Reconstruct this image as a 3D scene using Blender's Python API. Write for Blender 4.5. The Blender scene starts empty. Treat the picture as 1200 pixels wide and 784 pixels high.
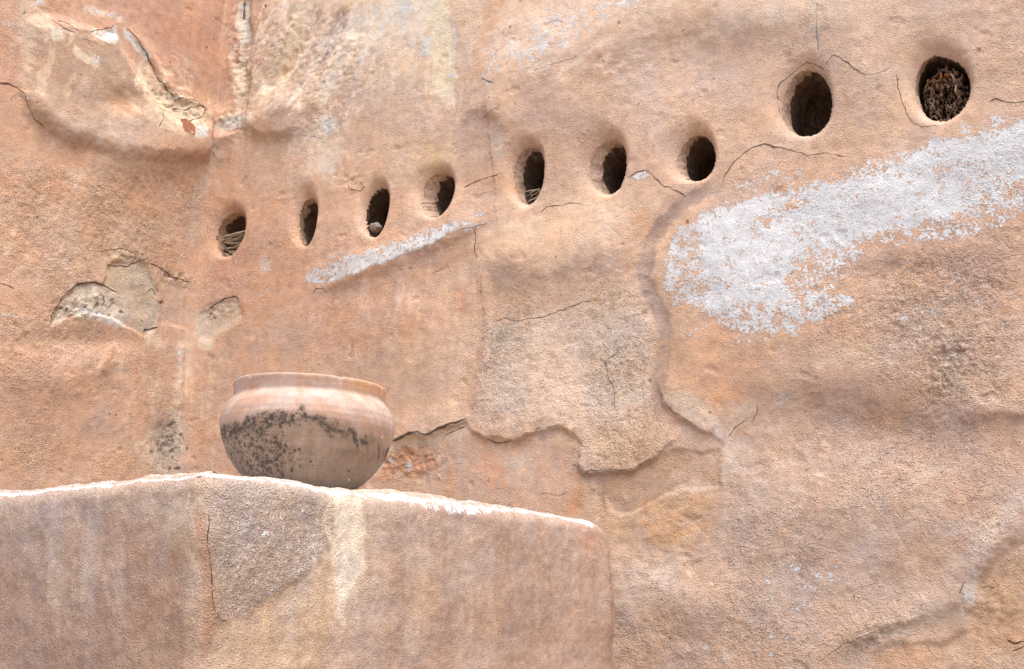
import bpy, bmesh, math, random
import numpy as np
from mathutils import Vector, Matrix

SC = bpy.context.scene
COL = SC.collection

# ---------------------------------------------------------------- camera, sky, sun, exposure
cam = bpy.data.cameras.new('camera')
cam.sensor_fit = 'HORIZONTAL'; cam.sensor_width = 36.0; cam.lens = 36.0 * 1230 / 1200
cam.clip_start = 0.05; cam.clip_end = 2000
cam_o = bpy.data.objects.new('camera', cam); COL.objects.link(cam_o)
cam_o.location = (0, 0, 1.6); cam_o.rotation_euler = (math.radians(90 + 14.28), 0, 0)
SC.camera = cam_o

SUN_EL, SUN_AZ = 70.0, 150.0              # degrees; azimuth clockwise from +Y (behind the camera's right shoulder)
w = bpy.data.worlds.new('World'); SC.world = w; w.use_nodes = True
wn = w.node_tree.nodes; wl = w.node_tree.links
sky = wn.new('ShaderNodeTexSky'); sky.sky_type = 'NISHITA'; sky.sun_disc = False
sky.sun_elevation = math.radians(SUN_EL); sky.sun_rotation = math.radians(SUN_AZ)
sky.air_density = 1.0; sky.dust_density = 4.0; sky.ozone_density = 0.6
wl.new(sky.outputs[0], wn['Background'].inputs[0]); wn['Background'].inputs[1].default_value = 0.112
sun = bpy.data.lights.new('sun', 'SUN'); sun.energy = 1.35; sun.angle = math.radians(44); sun.color = (1, 0.96, 0.9)
sun_o = bpy.data.objects.new('sun', sun); COL.objects.link(sun_o)
e, a = math.radians(SUN_EL), math.radians(SUN_AZ)
sun_o.rotation_euler = Vector((math.cos(e) * math.sin(a), math.cos(e) * math.cos(a), math.sin(e))).to_track_quat('Z', 'Y').to_euler()
SC.view_settings.view_transform = 'Standard'; SC.view_settings.look = 'None'
SC.view_settings.gamma = 1.0; SC.view_settings.use_curve_mapping = False
SC.view_settings.exposure = 1.82

# ---------------------------------------------------------------- noise and shape helpers (numpy, metres)
def _hash(ix, iy, seed):
    h = (ix.astype(np.uint32) * np.uint32(374761393)) ^ (iy.astype(np.uint32) * np.uint32(668265263)) ^ np.uint32((seed * 1274126177) & 0xffffffff)
    h = (h ^ (h >> np.uint32(13))) * np.uint32(1274126177)
    h = (h ^ (h >> np.uint32(15))) * np.uint32(2246822519)
    return h ^ (h >> np.uint32(16))

_GA = np.linspace(0, 2 * math.pi, 256, endpoint=False)
_GX = np.cos(_GA).astype(np.float32)
_GY = np.sin(_GA).astype(np.float32)

def perlin(x, y, seed=0):
    """gradient noise, about -1..1"""
    xf = np.floor(x); yf = np.floor(y)
    ix = xf.astype(np.int64); iy = yf.astype(np.int64)
    fx = (x - xf).astype(np.float32); fy = (y - yf).astype(np.float32)
    u = fx * fx * fx * (fx * (fx * 6 - 15) + 10)
    v = fy * fy * fy * (fy * (fy * 6 - 15) + 10)
    def g(dx, dy):
        k = _hash(ix + dx, iy + dy, seed) & np.uint32(255)
        return _GX[k] * (fx - dx) + _GY[k] * (fy - dy)
    a = g(0, 0); b = g(1, 0); c = g(0, 1); d = g(1, 1)
    a = a + u * (b - a); c = c + u * (d - c)
    return 1.5 * (a + v * (c - a))

def fbm(x, y, scale, octaves, seed=0, gain=0.5):
    out = 0; amp = 1.0
    for o in range(octaves):
        out = out + amp * perlin(x * scale + 17.3 * o, y * scale - 9.1 * o, seed + 31 * o)
        amp *= gain; scale *= 2.03
    return out

def sstep(a, b, x):
    t = np.clip((x - a) / (b - a), 0, 1)
    return t * t * (3 - 2 * t)

def poly_sd(px, py, pts):
    """signed distance to a polygon, positive inside"""
    d2 = np.full(px.shape, 1e9, np.float32); ins = np.zeros(px.shape, bool)
    n = len(pts)
    for i in range(n):
        x0, y0 = pts[i]; x1, y1 = pts[(i + 1) % n]
        ex, ey = x1 - x0, y1 - y0
        wx, wy = px - x0, py - y0
        t = np.clip((wx * ex + wy * ey) / (ex * ex + ey * ey + 1e-12), 0, 1)
        d2 = np.minimum(d2, (wx - t * ex) ** 2 + (wy - t * ey) ** 2)
        c = (y0 > py) != (y1 > py)
        if y1 != y0:
            ins ^= c & (px < ex * (py - y0) / (y1 - y0) + x0)
    return np.where(ins, 1, -1) * np.sqrt(d2)

def line_sd(px, py, pts):
    """signed distance to an open polyline (positive on its left) and the 0..1 position along it"""
    d2 = np.full(px.shape, 1e9, np.float32); sg = np.ones(px.shape, np.float32); tt = np.zeros(px.shape, np.float32)
    L = [0]
    for i in range(len(pts) - 1):
        L.append(L[-1] + math.hypot(pts[i + 1][0] - pts[i][0], pts[i + 1][1] - pts[i][1]))
    for i in range(len(pts) - 1):
        x0, y0 = pts[i]; x1, y1 = pts[i + 1]
        ex, ey = x1 - x0, y1 - y0
        wx, wy = px - x0, py - y0
        traw = (wx * ex + wy * ey) / (ex * ex + ey * ey + 1e-12)
        t = np.clip(traw, 0, 1)
        q = (wx - t * ex) ** 2 + (wy - t * ey) ** 2
        m = q < d2
        d2 = np.where(m, q, d2)
        sg = np.where(m, np.where(ex * wy - ey * wx >= 0, 1, -1), sg)
        a = (L[i] + t * (L[i + 1] - L[i])) / L[-1]
        over = (np.where((i == 0) & (traw < 0), traw, 0) + np.where((i == len(pts) - 2) & (traw > 1), traw - 1, 0)) * (L[i + 1] - L[i]) / L[-1]
        tt = np.where(m, a + over, tt)
    return np.sqrt(d2) * sg, tt

class Sheet:
    """a structured grid of pattern coordinates s (across) and z (up) that features are laid on"""
    def __init__(self, S, Z, warp=0.007, seed=5):
        self.S = np.asarray(S, np.float64); self.Z = np.asarray(Z, np.float64)
        self.s, self.z = np.meshgrid(self.S, self.Z)
        s, z = self.s, self.z
        self.sw = s + warp * fbm(s, z, 16, 4, seed, 0.6)
        self.zw = z + warp * fbm(s, z, 16, 4, seed + 400, 0.6)
        self.shape = s.shape
    def block(self, x0, x1, y0, y1):
        i0, i1 = np.searchsorted(self.S, (x0, x1)); j0, j1 = np.searchsorted(self.Z, (y0, y1))
        return (slice(j0, j1), slice(i0, i1))
    def region(self, pts, margin):
        xs = [p[0] for p in pts]; ys = [p[1] for p in pts]
        return self.block(min(xs) - margin, max(xs) + margin, min(ys) - margin, max(ys) + margin)
    def mask(self, f):
        """0..1 mask of a feature: ('B',cx,cz,(inverse 2x2),hard) ('P',pts,edge) ('L',pts,width,edge)"""
        k = f[0]
        if k == 'B':
            _, cx, cz, m, hard = f
            det = m[0] * m[3] - m[1] * m[2]
            r = 2.2 * max(abs(m[3] / det), abs(m[1] / det), abs(m[2] / det), abs(m[0] / det))
            b = self.block(cx - r, cx + r, cz - r, cz + r)
            x = self.sw[b] - cx; y = self.zw[b] - cz
            d2 = (m[0] * x + m[1] * y) ** 2 + (m[2] * x + m[3] * y) ** 2
            if hard > 0:
                return b, 1 - sstep(1 - hard, 1 + hard, np.sqrt(d2))
            return b, np.exp(-1.2 * d2)
        if k == 'S':
            _, cx, cz, m, ang, fa, fl, lo, hi, seed = f
            b, soft = self.mask(('B', cx, cz, m, 0))
            ca, sa = math.cos(ang), math.sin(ang)
            u = self.sw[b] * ca + self.zw[b] * sa; v = -self.sw[b] * sa + self.zw[b] * ca
            return b, np.clip(soft * 1.6, 0, 1) * sstep(lo, hi, fbm(u * fl / fa, v, fa * 0.5, 4, seed, 0.6))
        if k == 'P':
            b = self.region(f[1], f[2] * 1.5 + 0.02)
            return b, sstep(-f[2], f[2], poly_sd(self.sw[b], self.zw[b], f[1]))
        b = self.region(f[1], f[2] + f[3] + 0.02)
        sd, t = line_sd(self.sw[b], self.zw[b], f[1])
        taper = sstep(-0.02, 0.1, t) * (1 - sstep(0.9, 1.02, t))
        return b, (1 - sstep(f[2] * 0.5 - f[3] * 0.5, f[2] * 0.5 + f[3] * 0.5, np.abs(sd))) * taper

def relief(sh, feats):
    """height off the flat wall, metres, from authored lumps, ledges, grooves and plaster layers"""
    H = np.zeros(sh.shape)
    for f in feats:
        k, amp = f[0], f[1]
        if k == 'M':
            b, m = sh.mask(f[2]); H[b] += amp * m
        elif k == 'G':
            _, _, pts, w = f
            b = sh.region(pts, 3 * w)
            sd, t = line_sd(sh.sw[b], sh.zw[b], pts)
            H[b] += amp * np.exp(-(sd / w) ** 2) * sstep(-0.05, 0.12, t) * (1 - sstep(0.88, 1.05, t))
        elif k == 'E':
            _, _, pts, up, dn = f
            b = sh.region(pts, 2.5 * max(up, dn))
            sd, t = line_sd(sh.sw[b], sh.zw[b], pts)
            h = np.where(sd > 0, np.exp(-(sd / up) ** 2), np.exp(-(sd / dn) ** 2))
            H[b] += amp * h * sstep(-0.06, 0.25, t) * (1 - sstep(0.75, 1.06, t))
    return H

def hole_relief(sh, holes):
    H = np.zeros(sh.shape); R = np.full(sh.shape, 9.0)
    for h in holes:
        cx, cz, rx, rz = h['rim']
        b = sh.block(cx - 3 * rx, cx + 3 * rx, cz - 3 * rz, cz + 3 * rz)
        x = (sh.s[b] - cx) / rx; y = (sh.z[b] - cz) / rz
        ph = np.arctan2(y, x)
        wob = 1 + 0.035 * np.sin(2 * ph + cx * 40) + 0.03 * np.sin(3 * ph + cz * 50)
        rho = np.hypot(x, y) / wob
        wl = np.clip(-np.cos(ph + 0.3), 0, 1); wt = np.clip(np.sin(ph), 0, 1)
        reach = 1.16 + h['left'][0] * wl ** 1.5 + h['top'][0] * wt ** 1.5
        D = np.maximum(0.008 + h['left'][1] * wl, 0.008 + h['top'][1] * wt)
        t = np.clip((reach - rho) / (reach - 1), 0, 1.25)
        H[b] += -D * (0.35 * t ** 1.4 + 0.65 * t ** 3.2)
        rag = 0.02 * fbm(sh.s[b], sh.z[b], 34, 3, 61, 0.6)
        R[b] = np.minimum(R[b], rho + rag)
    return H, R

def paint_rgb(sh, base_pts, ops, sig):
    """albedo: a soft base between colour notes, then patches, stains and strokes on top"""
    P = np.array([p[:2] for p in base_pts]); C = np.array([p[2:5] for p in base_pts])
    num = np.zeros(sh.shape + (3,), np.float32); den = np.full(sh.shape, 1e-9, np.float32)
    sx = sh.s + 0.05 * fbm(sh.s, sh.z, 5, 3, 77); zx = sh.z + 0.05 * fbm(sh.s, sh.z, 5, 3, 78)
    for (px, pz), c, in zip(P, C):
        b = sh.block(px - 3.4 * sig, px + 3.4 * sig, pz - 3.4 * sig, pz + 3.4 * sig)
        w = np.exp(-((sx[b] - px) ** 2 + (zx[b] - pz) ** 2) / (2 * (0.55 * sig) ** 2)).astype(np.float32) + 1e-7
        num[b] += w[..., None] * c; den[b] += w
    mean = C.mean(0)
    col = np.where(den[..., None] > 1e-8, num / den[..., None], mean).astype(np.float32)
    rag = fbm(sh.s, sh.z, 26, 4, 140, 0.65)
    for f, rgb, al in ops:
        b, m = sh.mask(f)
        if rag is not None: m = np.clip(m + 2.6 * m * (1 - m) * rag[b], 0, 1)
        m = (m * al)[..., None].astype(np.float32)
        col[b] = col[b] * (1 - m) + np.array(rgb, np.float32) * m
    return col

def paint_val(sh, start, ops):
    v = np.full(sh.shape, start, np.float32)
    for f, val, al in ops:
        b, m = sh.mask(f)
        v[b] += (val - v[b]) * (m * al)
    return v

def jitter(pts, step, amp, seed):
    """a hand-drawn crack made crooked at a finer scale"""
    rnd = random.Random(seed); out = [pts[0]]
    for (x0, y0), (x1, y1) in zip(pts, pts[1:]):
        n = max(1, int(math.hypot(x1 - x0, y1 - y0) / step))
        for i in range(1, n + 1):
            j = amp if i < n else 0
            out.append((x0 + (x1 - x0) * i / n + rnd.uniform(-j, j), y0 + (y1 - y0) * i / n + rnd.uniform(-j, j)))
    return out

def crack_fields(sh, cracks):
    sd_all = np.full(sh.shape, 0.05, np.float32); w_all = np.zeros(sh.shape, np.float32)
    for i, (pts, w) in enumerate(cracks):
        pts = jitter(pts, 0.016, 0.0035, i)
        b = sh.region(pts, 0.03)
        sd, t = line_sd(sh.s[b], sh.z[b], pts)
        near = (np.abs(sd) < 0.02) & (np.abs(sd) < np.abs(sd_all[b]))
        ww = w * sstep(-0.01, 0.08, t) * (1 - sstep(0.92, 1.01, t)) * (0.65 + 0.5 * perlin(sh.s[b] * 30, sh.z[b] * 30, 9)) * (np.abs(sd) < 0.012)
        sd_all[b] = np.where(near, sd, sd_all[b]); w_all[b] = np.where(near, ww, w_all[b])
    return sd_all, w_all

# ---------------------------------------------------------------- the place, in metres
CAM_Z = 1.6
PITCH = math.radians(14.28)
FOCAL = 1230 / 1200                       # focal length over picture width
WALL_AZ = math.radians(62.8)
DU = np.array([math.sin(WALL_AZ), -math.cos(WALL_AZ)])      # along the main wall, to the right
DN = np.array([-math.cos(WALL_AZ), -math.sin(WALL_AZ)])     # out of the main wall
CAZ = math.radians(-17.3)
CORNER = 4.6 * np.array([math.sin(CAZ), math.cos(CAZ)])
FILLET = 0.055

def corner_point(s, z, H):
    """room corner: s<0 on the side wall, s>0 on the main wall; H = height off the surface"""
    q = np.sqrt(s * s + FILLET ** 2)
    a = (s + q) / 2; b = (q - s) / 2
    wm = (1 + s / q) / 2
    lean = 0.036 * (z - 3.0)
    a = a + (H + lean) * (1 - wm); b = b + H * wm
    return np.stack([CORNER[0] + a * DU[0] + b * DN[0], CORNER[1] + a * DU[1] + b * DN[1], z + 0 * a], -1)

# ---------------------------------------------------------------- authored features of the place (metres on each surface)
HOLES = [
  {'rim':(0.1493,3.1556,0.0923,0.1057),'end':(0.1525,3.1532,0.0831,0.0973),'left':(0.6233,0.02),'top':(0.3322,0.02)},
  {'rim':(0.568,3.1438,0.0576,0.1105),'end':(0.5634,3.1402,0.0562,0.1009),'left':(0.6458,0.02),'top':(0.65,0.02)},
  {'rim':(0.9172,3.1238,0.0647,0.1107),'end':(0.9004,3.1315,0.0755,0.1124),'left':(0.4612,0.02),'top':(0.3424,0.02)},
  {'rim':(1.2006,3.1492,0.0844,0.0999),'end':(1.2204,3.1468,0.0586,0.0915),'left':(0.8004,0.02),'top':(0.2853,0.02)},
  {'rim':(1.6055,3.1494,0.0675,0.1266),'end':(1.6126,3.1479,0.0544,0.1191),'left':(0.4671,0.02),'top':(0.2396,0.02)},
  {'rim':(1.9249,3.119,0.0746,0.1149),'end':(1.941,3.1146,0.0525,0.1045),'left':(0.9314,0.02),'top':(0.4182,0.02)},
  {'rim':(2.2488,3.0904,0.0706,0.0966),'end':(2.257,3.0957,0.0564,0.0959),'left':(0.8229,0.02),'top':(0.3991,0.02)},
  {'rim':(2.6336,3.2137,0.0904,0.1259),'end':(2.6411,3.2159,0.0769,0.1221),'left':(0.5493,0.02),'top':(0.2943,0.02)},
  {'rim':(3.0519,3.1675,0.0833,0.1232),'end':(3.054,3.1744,0.0752,0.1241),'left':(0.4685,0.02),'top':(0.4112,0.02)},
]
REL = [
  ('E',0.03,[(1.3098,3.5484),(1.425,3.569),(1.6114,3.571),(1.8256,3.5817),(1.9983,3.6458),(2.1977,3.6955)],0.2141,0.3925),
  ('M',-0.025,('B',2.2203,3.4678,(2.958,0.584,0.184,-5.825),0)),
  ('M',0.02,('B',2.5297,3.5522,(2.825,-0.169,-2.796,-10.142),0)),
  ('M',0.015,('B',2.8204,3.2854,(9.314,-0.737,-1.346,-5.431),0)),
  ('E',0.018,[(0.638,2.8406),(0.765,2.8554),(0.9288,2.8924),(1.2041,2.9518),(1.3476,2.9837),(1.5018,3.0122)],0.1572,0.0374),
  ('E',0.03,[(1.3786,2.8626),(1.6081,2.8209),(1.8454,2.8166),(2.0244,2.8641)],0.1492,0.1326),
  ('E',0.012,[(2.1502,2.5031),(2.4066,2.4292),(2.599,2.4599),(2.7602,2.5252),(2.9943,2.6421),(3.2346,2.697),(3.3719,2.7259)],0.2914,0.159),
  ('M',-0.008,('B',2.8409,2.5829,(5.727,0.429,0.962,-20.171),0)),
  ('E',0.008,[(2.2991,2.0896),(2.3407,2.1417),(2.3983,2.1867),(2.4638,2.2361),(2.5585,2.2548),(2.7124,2.2405),(2.8575,2.201),(2.9706,2.1401),(3.0816,2.1062),(3.2362,2.1136)],0.1182,0.0657),
  ('M',-0.024,('B',2.7264,2.0999,(2.494,-0.365,-1.118,-7.63),0)),
  ('M',0.016,('B',2.6828,1.8592,(2.027,-0.157,-0.248,-6.621),0)),
  ('E',0.01,[(2.9917,2.1183),(3.0612,2.1277),(3.1285,2.1273),(3.2356,2.1088)],0.0706,0.0188),
  ('G',-0.007,[(2.3502,2.9781),(2.1975,2.9222),(2.1019,2.8386),(2.0618,2.7579),(2.0556,2.6662),(2.0867,2.5829),(2.1198,2.4919),(2.1039,2.3903),(2.0763,2.2908),(2.0945,2.2171),(2.1655,2.1547)],0.0361),
  ('E',0.009,[(1.3461,2.222),(1.4346,2.169),(1.4866,2.1471),(1.5547,2.1607),(1.6385,2.1849),(1.7208,2.1938),(1.7754,2.169),(1.8129,2.1281)],0.1906,0.0095),
  ('E',0.01,[(1.8133,2.1515),(1.7934,2.1001),(1.7894,2.0508),(1.8109,2.0177),(1.83,2.0311),(1.9684,2.0263),(2.0291,2.0482),(2.0897,2.0868),(2.1649,2.1407)],0.1502,0.009),
  ('E',0.01,[(2.0778,2.3344),(2.0937,2.2748),(2.1043,2.2393),(2.1383,2.2021),(2.1892,2.167),(2.2396,2.1408),(2.2835,2.1127),(2.3105,2.0944)],0.1432,0.0086),
  ('G',0.006,[(1.4231,2.7888),(1.4389,2.5891),(1.4258,2.4297),(1.3846,2.2754)],0.0203),
  ('M',-0.004,('P',[(1.8794,2.014),(1.9833,2.0226),(2.05,2.0498),(2.1333,2.0783),(2.2841,2.0687),(2.2781,1.9494),(2.1856,1.9511),(2.1047,1.9411),(1.9791,1.88),(1.913,1.8824),(1.8778,1.9458)],0.0072)),
  ('M',-0.008,('P',[(1.0141,2.1853),(1.1833,2.1929),(1.3495,2.2343),(1.3712,2.1983),(1.4347,2.166),(1.5378,2.1528),(1.7207,2.1878),(1.8002,2.1289),(1.7862,2.0509),(1.8297,2.0167),(1.8794,2.014),(1.8765,1.8894),(1.8261,1.8349),(0.9675,1.892),(0.9226,2.0524)],0.0096)),
  ('E',0.012,[(1.0255,2.1878),(1.1159,2.2072),(1.1832,2.196),(1.2741,2.2274),(1.3529,2.2434)],0.0686,0.0103),
  ('M',0.022,('P',[(-0.9805,3.6809),(-0.8994,3.7449),(-0.7824,3.7623),(-0.5997,3.822),(-0.5235,3.7639),(-0.4541,3.7003),(-0.3653,3.6432),(-0.2625,3.6089),(-0.0304,3.6594),(0.1288,3.6133),(-0.0391,3.5133),(-0.3309,3.4096),(-0.5482,3.3399),(-0.7348,3.3299),(-0.892,3.3409),(-0.9527,3.417),(-0.9649,3.584)],0.0357)),
  ('E',0.034,[(-0.6679,3.2928),(-0.5036,3.3352),(-0.3092,3.4257),(-0.09,3.5574),(0.1434,3.6188)],0.1678,0.0923),
  ('E',0.02,[(-0.9585,3.4076),(-0.8333,3.3312),(-0.6705,3.3096)],0.0851,0.0354),
  ('E',0.012,[(-0.5599,3.8848),(-0.4698,3.8683),(-0.4003,3.8157),(-0.3225,3.7492),(-0.2482,3.7187),(-0.0724,3.7443)],0.0425,0.0127),
  ('E',0.006,[(-0.8994,3.7449),(-0.7818,3.7589),(-0.7041,3.7952),(-0.5955,3.8818)],0.0454,0.0114),
  ('M',-0.02,('B',-0.5387,3.5665,(9.357,1.429,7.363,-16.637),0)),
  ('M',0.03,('B',0.0091,3.7091,(8.065,1.16,1.845,-17.066),0)),
  ('M',0.036,('B',0.4139,3.6844,(6.077,1.578,-0.786,-10.888),0)),
  ('E',0.022,[(0.2112,3.696),(0.2654,3.6269),(0.3455,3.5816),(0.4359,3.5666),(0.5502,3.582)],0.0706,0.0309),
  ('G',-0.022,[(0.1636,4.3422),(0.15,4.1957),(0.1907,4.0726),(0.1603,3.9511),(0.1951,3.8331),(0.1746,3.7203)],0.0282),
  ('M',0.02,('B',0.3356,3.9851,(8.077,-4.328,-2.353,-3.677),0)),
  ('G',-0.012,[(0.5733,4.1329),(0.4813,3.9481),(0.3117,3.7815)],0.0313),
  ('G',0.012,[(0.7781,3.9531),(0.6511,3.8032),(0.5924,3.6363)],0.03),
  ('G',-0.01,[(0.7132,4.0939),(0.6445,3.9269),(0.575,3.7811)],0.0348),
  ('M',0.015,('B',0.9369,3.792,(4.959,-1.971,-2.34,-4.026),0)),
  ('E',0.01,[(1.33,3.4885),(1.4447,3.4515),(1.5194,3.3739),(1.5669,3.3177)],0.0585,0.0329),
  ('M',0.005,('B',-0.6494,2.6616,(23.796,15.627,31.432,-53.985),0.5)),
  ('M',0.004,('B',-0.5207,2.7447,(34.214,5.359,14.84,-57.917),0.5)),
  ('M',-0.004,('B',-0.4328,2.7252,(20.661,21.665,29.556,-38.452),0.5)),
  ('M',0.004,('B',-0.3427,2.8623,(18.367,2.775,9.382,-34.554),0.5)),
  ('M',-0.003,('B',-0.2742,2.7715,(27.019,4.026,6.813,-27.638),0.5)),
  ('M',0.004,('B',-0.3999,2.9436,(15.984,2.432,20.269,-69.379),0.5)),
  ('M',0.003,('B',-0.4746,2.9146,(20.725,34.635,53.089,-48.263),0.5)),
  ('M',0.004,('B',-0.1378,2.917,(15.278,-2.896,3.395,-66.003),0.5)),
  ('M',-0.008,('P',[(-0.7197,2.5954),(-0.7095,2.6501),(-0.674,2.7186),(-0.627,2.7714),(-0.5504,2.8024),(-0.5012,2.8088),(-0.4957,2.8838),(-0.4438,2.9414),(-0.3583,2.9667),(-0.2957,2.9482),(-0.2538,2.8862),(-0.2202,2.8509),(-0.2037,2.7704),(-0.2157,2.6909),(-0.2557,2.646),(-0.3225,2.6668),(-0.3772,2.6754),(-0.4484,2.6866),(-0.572,2.6772),(-0.6609,2.6356)],0.0077)),
  ('M',-0.006,('P',[(-0.2154,2.9486),(-0.1399,2.9315),(-0.0558,2.9369),(-0.0293,2.7328),(-0.1832,2.7275)],0.0125)),
  ('M',-0.007,('P',[(0.0019,2.7847),(0.045,2.8221),(0.1004,2.8438),(0.1566,2.8563),(0.2134,2.8567),(0.2403,2.8156),(0.2581,2.7685),(0.1586,2.7278),(0.0775,2.6834),(0.0203,2.698)],0.0211)),
  ('M',0.008,('B',-0.5751,2.6968,(5.135,-0.791,0.603,-24.543),0)),
  ('M',-0.01,('B',-0.5153,2.5752,(4.041,0.625,4.595,-21.076),0)),
  ('E',0.008,[(-0.47,2.4427),(-0.4466,2.5081),(-0.3998,2.5935)],0.0187,0.0524),
  ('M',0.015,('B',-0.6862,2.4087,(4.419,0.706,1.961,-10.405),0)),
  ('M',-0.02,('B',-0.1025,2.2308,(12.121,1.7,1.083,-9.454),0)),
  ('G',0.012,[(-0.0642,2.6711),(-0.0497,2.5256),(-0.0449,2.3804)],0.0204),
  ('M',-0.006,('P',[(3.2469,1.8381),(3.1334,1.7675),(3.0402,1.7042),(3.0092,1.658),(3.0079,1.6025),(2.9747,1.577),(2.9558,1.5194),(2.8857,1.484),(2.7488,1.4887),(2.6992,1.4572),(2.6878,1.3749),(3.1951,1.3914)],0.0113)),
  ('E',0.011,[(2.5269,1.4175),(2.6166,1.4722),(2.7284,1.5262),(2.836,1.5601),(2.9415,1.6002),(2.9739,1.6583),(3.045,1.7509),(3.1629,1.8412)],0.0598,0.023),
  ('M',0.02,('B',2.1429,1.6132,(4.466,-0.184,-0.017,-9.578),0)),
  ('M',-0.015,('B',1.8675,2.3249,(5.258,-0.114,-0.523,-5.572),0)),
  ('M',0.02,('B',1.0963,2.6306,(3.693,0.104,-0.716,-5.91),0)),
]
BASE = [
  (-0.9375,3.6305,0.439,0.2749,0.1808),
  (-0.5349,3.8394,0.4293,0.2675,0.1839),
  (-0.0614,4.0732,0.432,0.2572,0.1696),
  (0.4766,3.9963,0.5034,0.3983,0.3051),
  (0.943,3.8667,0.5505,0.4562,0.3536),
  (1.3491,3.7643,0.5333,0.4085,0.3045),
  (1.7326,3.6533,0.541,0.3954,0.288),
  (2.0672,3.5727,0.5189,0.4078,0.3039),
  (2.3735,3.5048,0.4671,0.3412,0.2523),
  (2.666,3.4201,0.4544,0.3447,0.2578),
  (2.9324,3.3494,0.4469,0.3243,0.2411),
  (3.1788,3.287,0.4313,0.308,0.2252),
  (-0.8788,3.32,0.4358,0.282,0.1905),
  (-0.5172,3.4656,0.3702,0.2579,0.1848),
  (0.004,3.6666,0.411,0.2597,0.1734),
  (0.518,3.5777,0.4487,0.3363,0.2537),
  (0.9489,3.4906,0.4769,0.3457,0.256),
  (1.3526,3.4015,0.4162,0.2923,0.215),
  (1.7255,3.3139,0.4014,0.277,0.205),
  (2.0556,3.2461,0.4145,0.2812,0.2061),
  (2.3605,3.1835,0.4538,0.3128,0.2267),
  (2.6422,3.1277,0.4697,0.3292,0.2373),
  (2.9075,3.0627,0.486,0.3461,0.2536),
  (3.1508,3.0097,0.4854,0.3419,0.2476),
  (-0.8204,3.0122,0.4505,0.2934,0.1881),
  (-0.4304,3.1447,0.445,0.2859,0.1847),
  (0.0471,3.2797,0.4596,0.294,0.1953),
  (0.5113,3.2105,0.4705,0.3057,0.2043),
  (0.9494,3.1322,0.4821,0.3217,0.2214),
  (1.3609,3.05,0.4846,0.3378,0.239),
  (1.7186,2.987,0.512,0.3638,0.2597),
  (2.0429,2.9333,0.5046,0.3468,0.241),
  (2.3453,2.8803,0.4927,0.3301,0.228),
  (2.6252,2.8301,0.4927,0.3301,0.228),
  (2.8843,2.7827,0.4822,0.3218,0.2265),
  (3.124,2.7398,0.4514,0.2975,0.2072),
  (-0.7724,2.7025,0.4608,0.3015,0.2033),
  (-0.3722,2.8088,0.4524,0.3049,0.2082),
  (0.0864,2.8911,0.4596,0.2939,0.193),
  (0.5517,2.8305,0.4347,0.2748,0.185),
  (0.9794,2.7704,0.4342,0.2712,0.1845),
  (1.3607,2.7196,0.4569,0.3052,0.2084),
  (1.7138,2.6706,0.4651,0.3289,0.2319),
  (2.0319,2.6303,0.4858,0.3459,0.2401),
  (2.3319,2.5874,0.4808,0.3138,0.2057),
  (2.6073,2.5488,0.4717,0.3135,0.215),
  (2.8614,2.5144,0.4327,0.2893,0.2054),
  (3.0976,2.484,0.4531,0.3089,0.2161),
  (-0.733,2.3953,0.4408,0.2859,0.1958),
  (-0.3296,2.4722,0.4558,0.2976,0.2026),
  (0.1211,2.52,0.4602,0.2978,0.2005),
  (0.5738,2.4773,0.4564,0.3014,0.2055),
  (0.9876,2.4368,0.4626,0.313,0.2146),
  (1.3625,2.4007,0.4703,0.3331,0.2379),
  (1.7054,2.368,0.4613,0.3615,0.2688),
  (2.0209,2.3383,0.443,0.328,0.2414),
  (2.3177,2.3069,0.4731,0.2944,0.1825),
  (2.5882,2.2804,0.4102,0.2809,0.201),
  (2.8386,2.2567,0.3955,0.2661,0.1915),
  (3.0722,2.2344,0.4253,0.2964,0.2184),
  (-0.6738,2.0987,0.4558,0.2976,0.2026),
  (-0.2796,2.1442,0.4513,0.2974,0.2024),
  (0.1539,2.1655,0.4526,0.3051,0.2156),
  (0.595,2.1396,0.4519,0.3012,0.2077),
  (0.9919,2.1168,0.4614,0.3053,0.2062),
  (1.3608,2.0948,0.4475,0.3011,0.2124),
  (1.6993,2.0746,0.4437,0.3046,0.2127),
  (2.0185,2.0532,0.4089,0.2736,0.1861),
  (2.3019,2.0376,0.4162,0.2923,0.215),
  (2.5674,2.0223,0.4126,0.2959,0.2229),
  (2.8153,2.008,0.3921,0.2695,0.2012),
  (3.0473,1.9935,0.3784,0.2585,0.1945),
  (1.7001,1.7903,0.4569,0.3052,0.2084),
  (2.0063,1.7829,0.48,0.3097,0.1914),
  (2.2902,1.7759,0.4413,0.3162,0.2372),
  (2.5532,1.7694,0.4235,0.3116,0.2385),
  (2.797,1.7635,0.4132,0.2997,0.226),
  (3.0247,1.7578,0.4406,0.3123,0.2287),
  (-0.5796,1.5114,0.4468,0.2972,0.2022),
  (0.6347,1.5068,0.4468,0.2972,0.2022),
  (1.6971,1.5178,0.44,0.3084,0.2256),
  (1.9992,1.5211,0.4406,0.3123,0.2287),
  (2.2773,1.524,0.4413,0.3162,0.2345),
  (2.5346,1.5265,0.45,0.3165,0.2297),
  (2.7768,1.5292,0.4525,0.3324,0.2451),
  (3.0003,1.5313,0.433,0.2927,0.1918),
]
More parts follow.
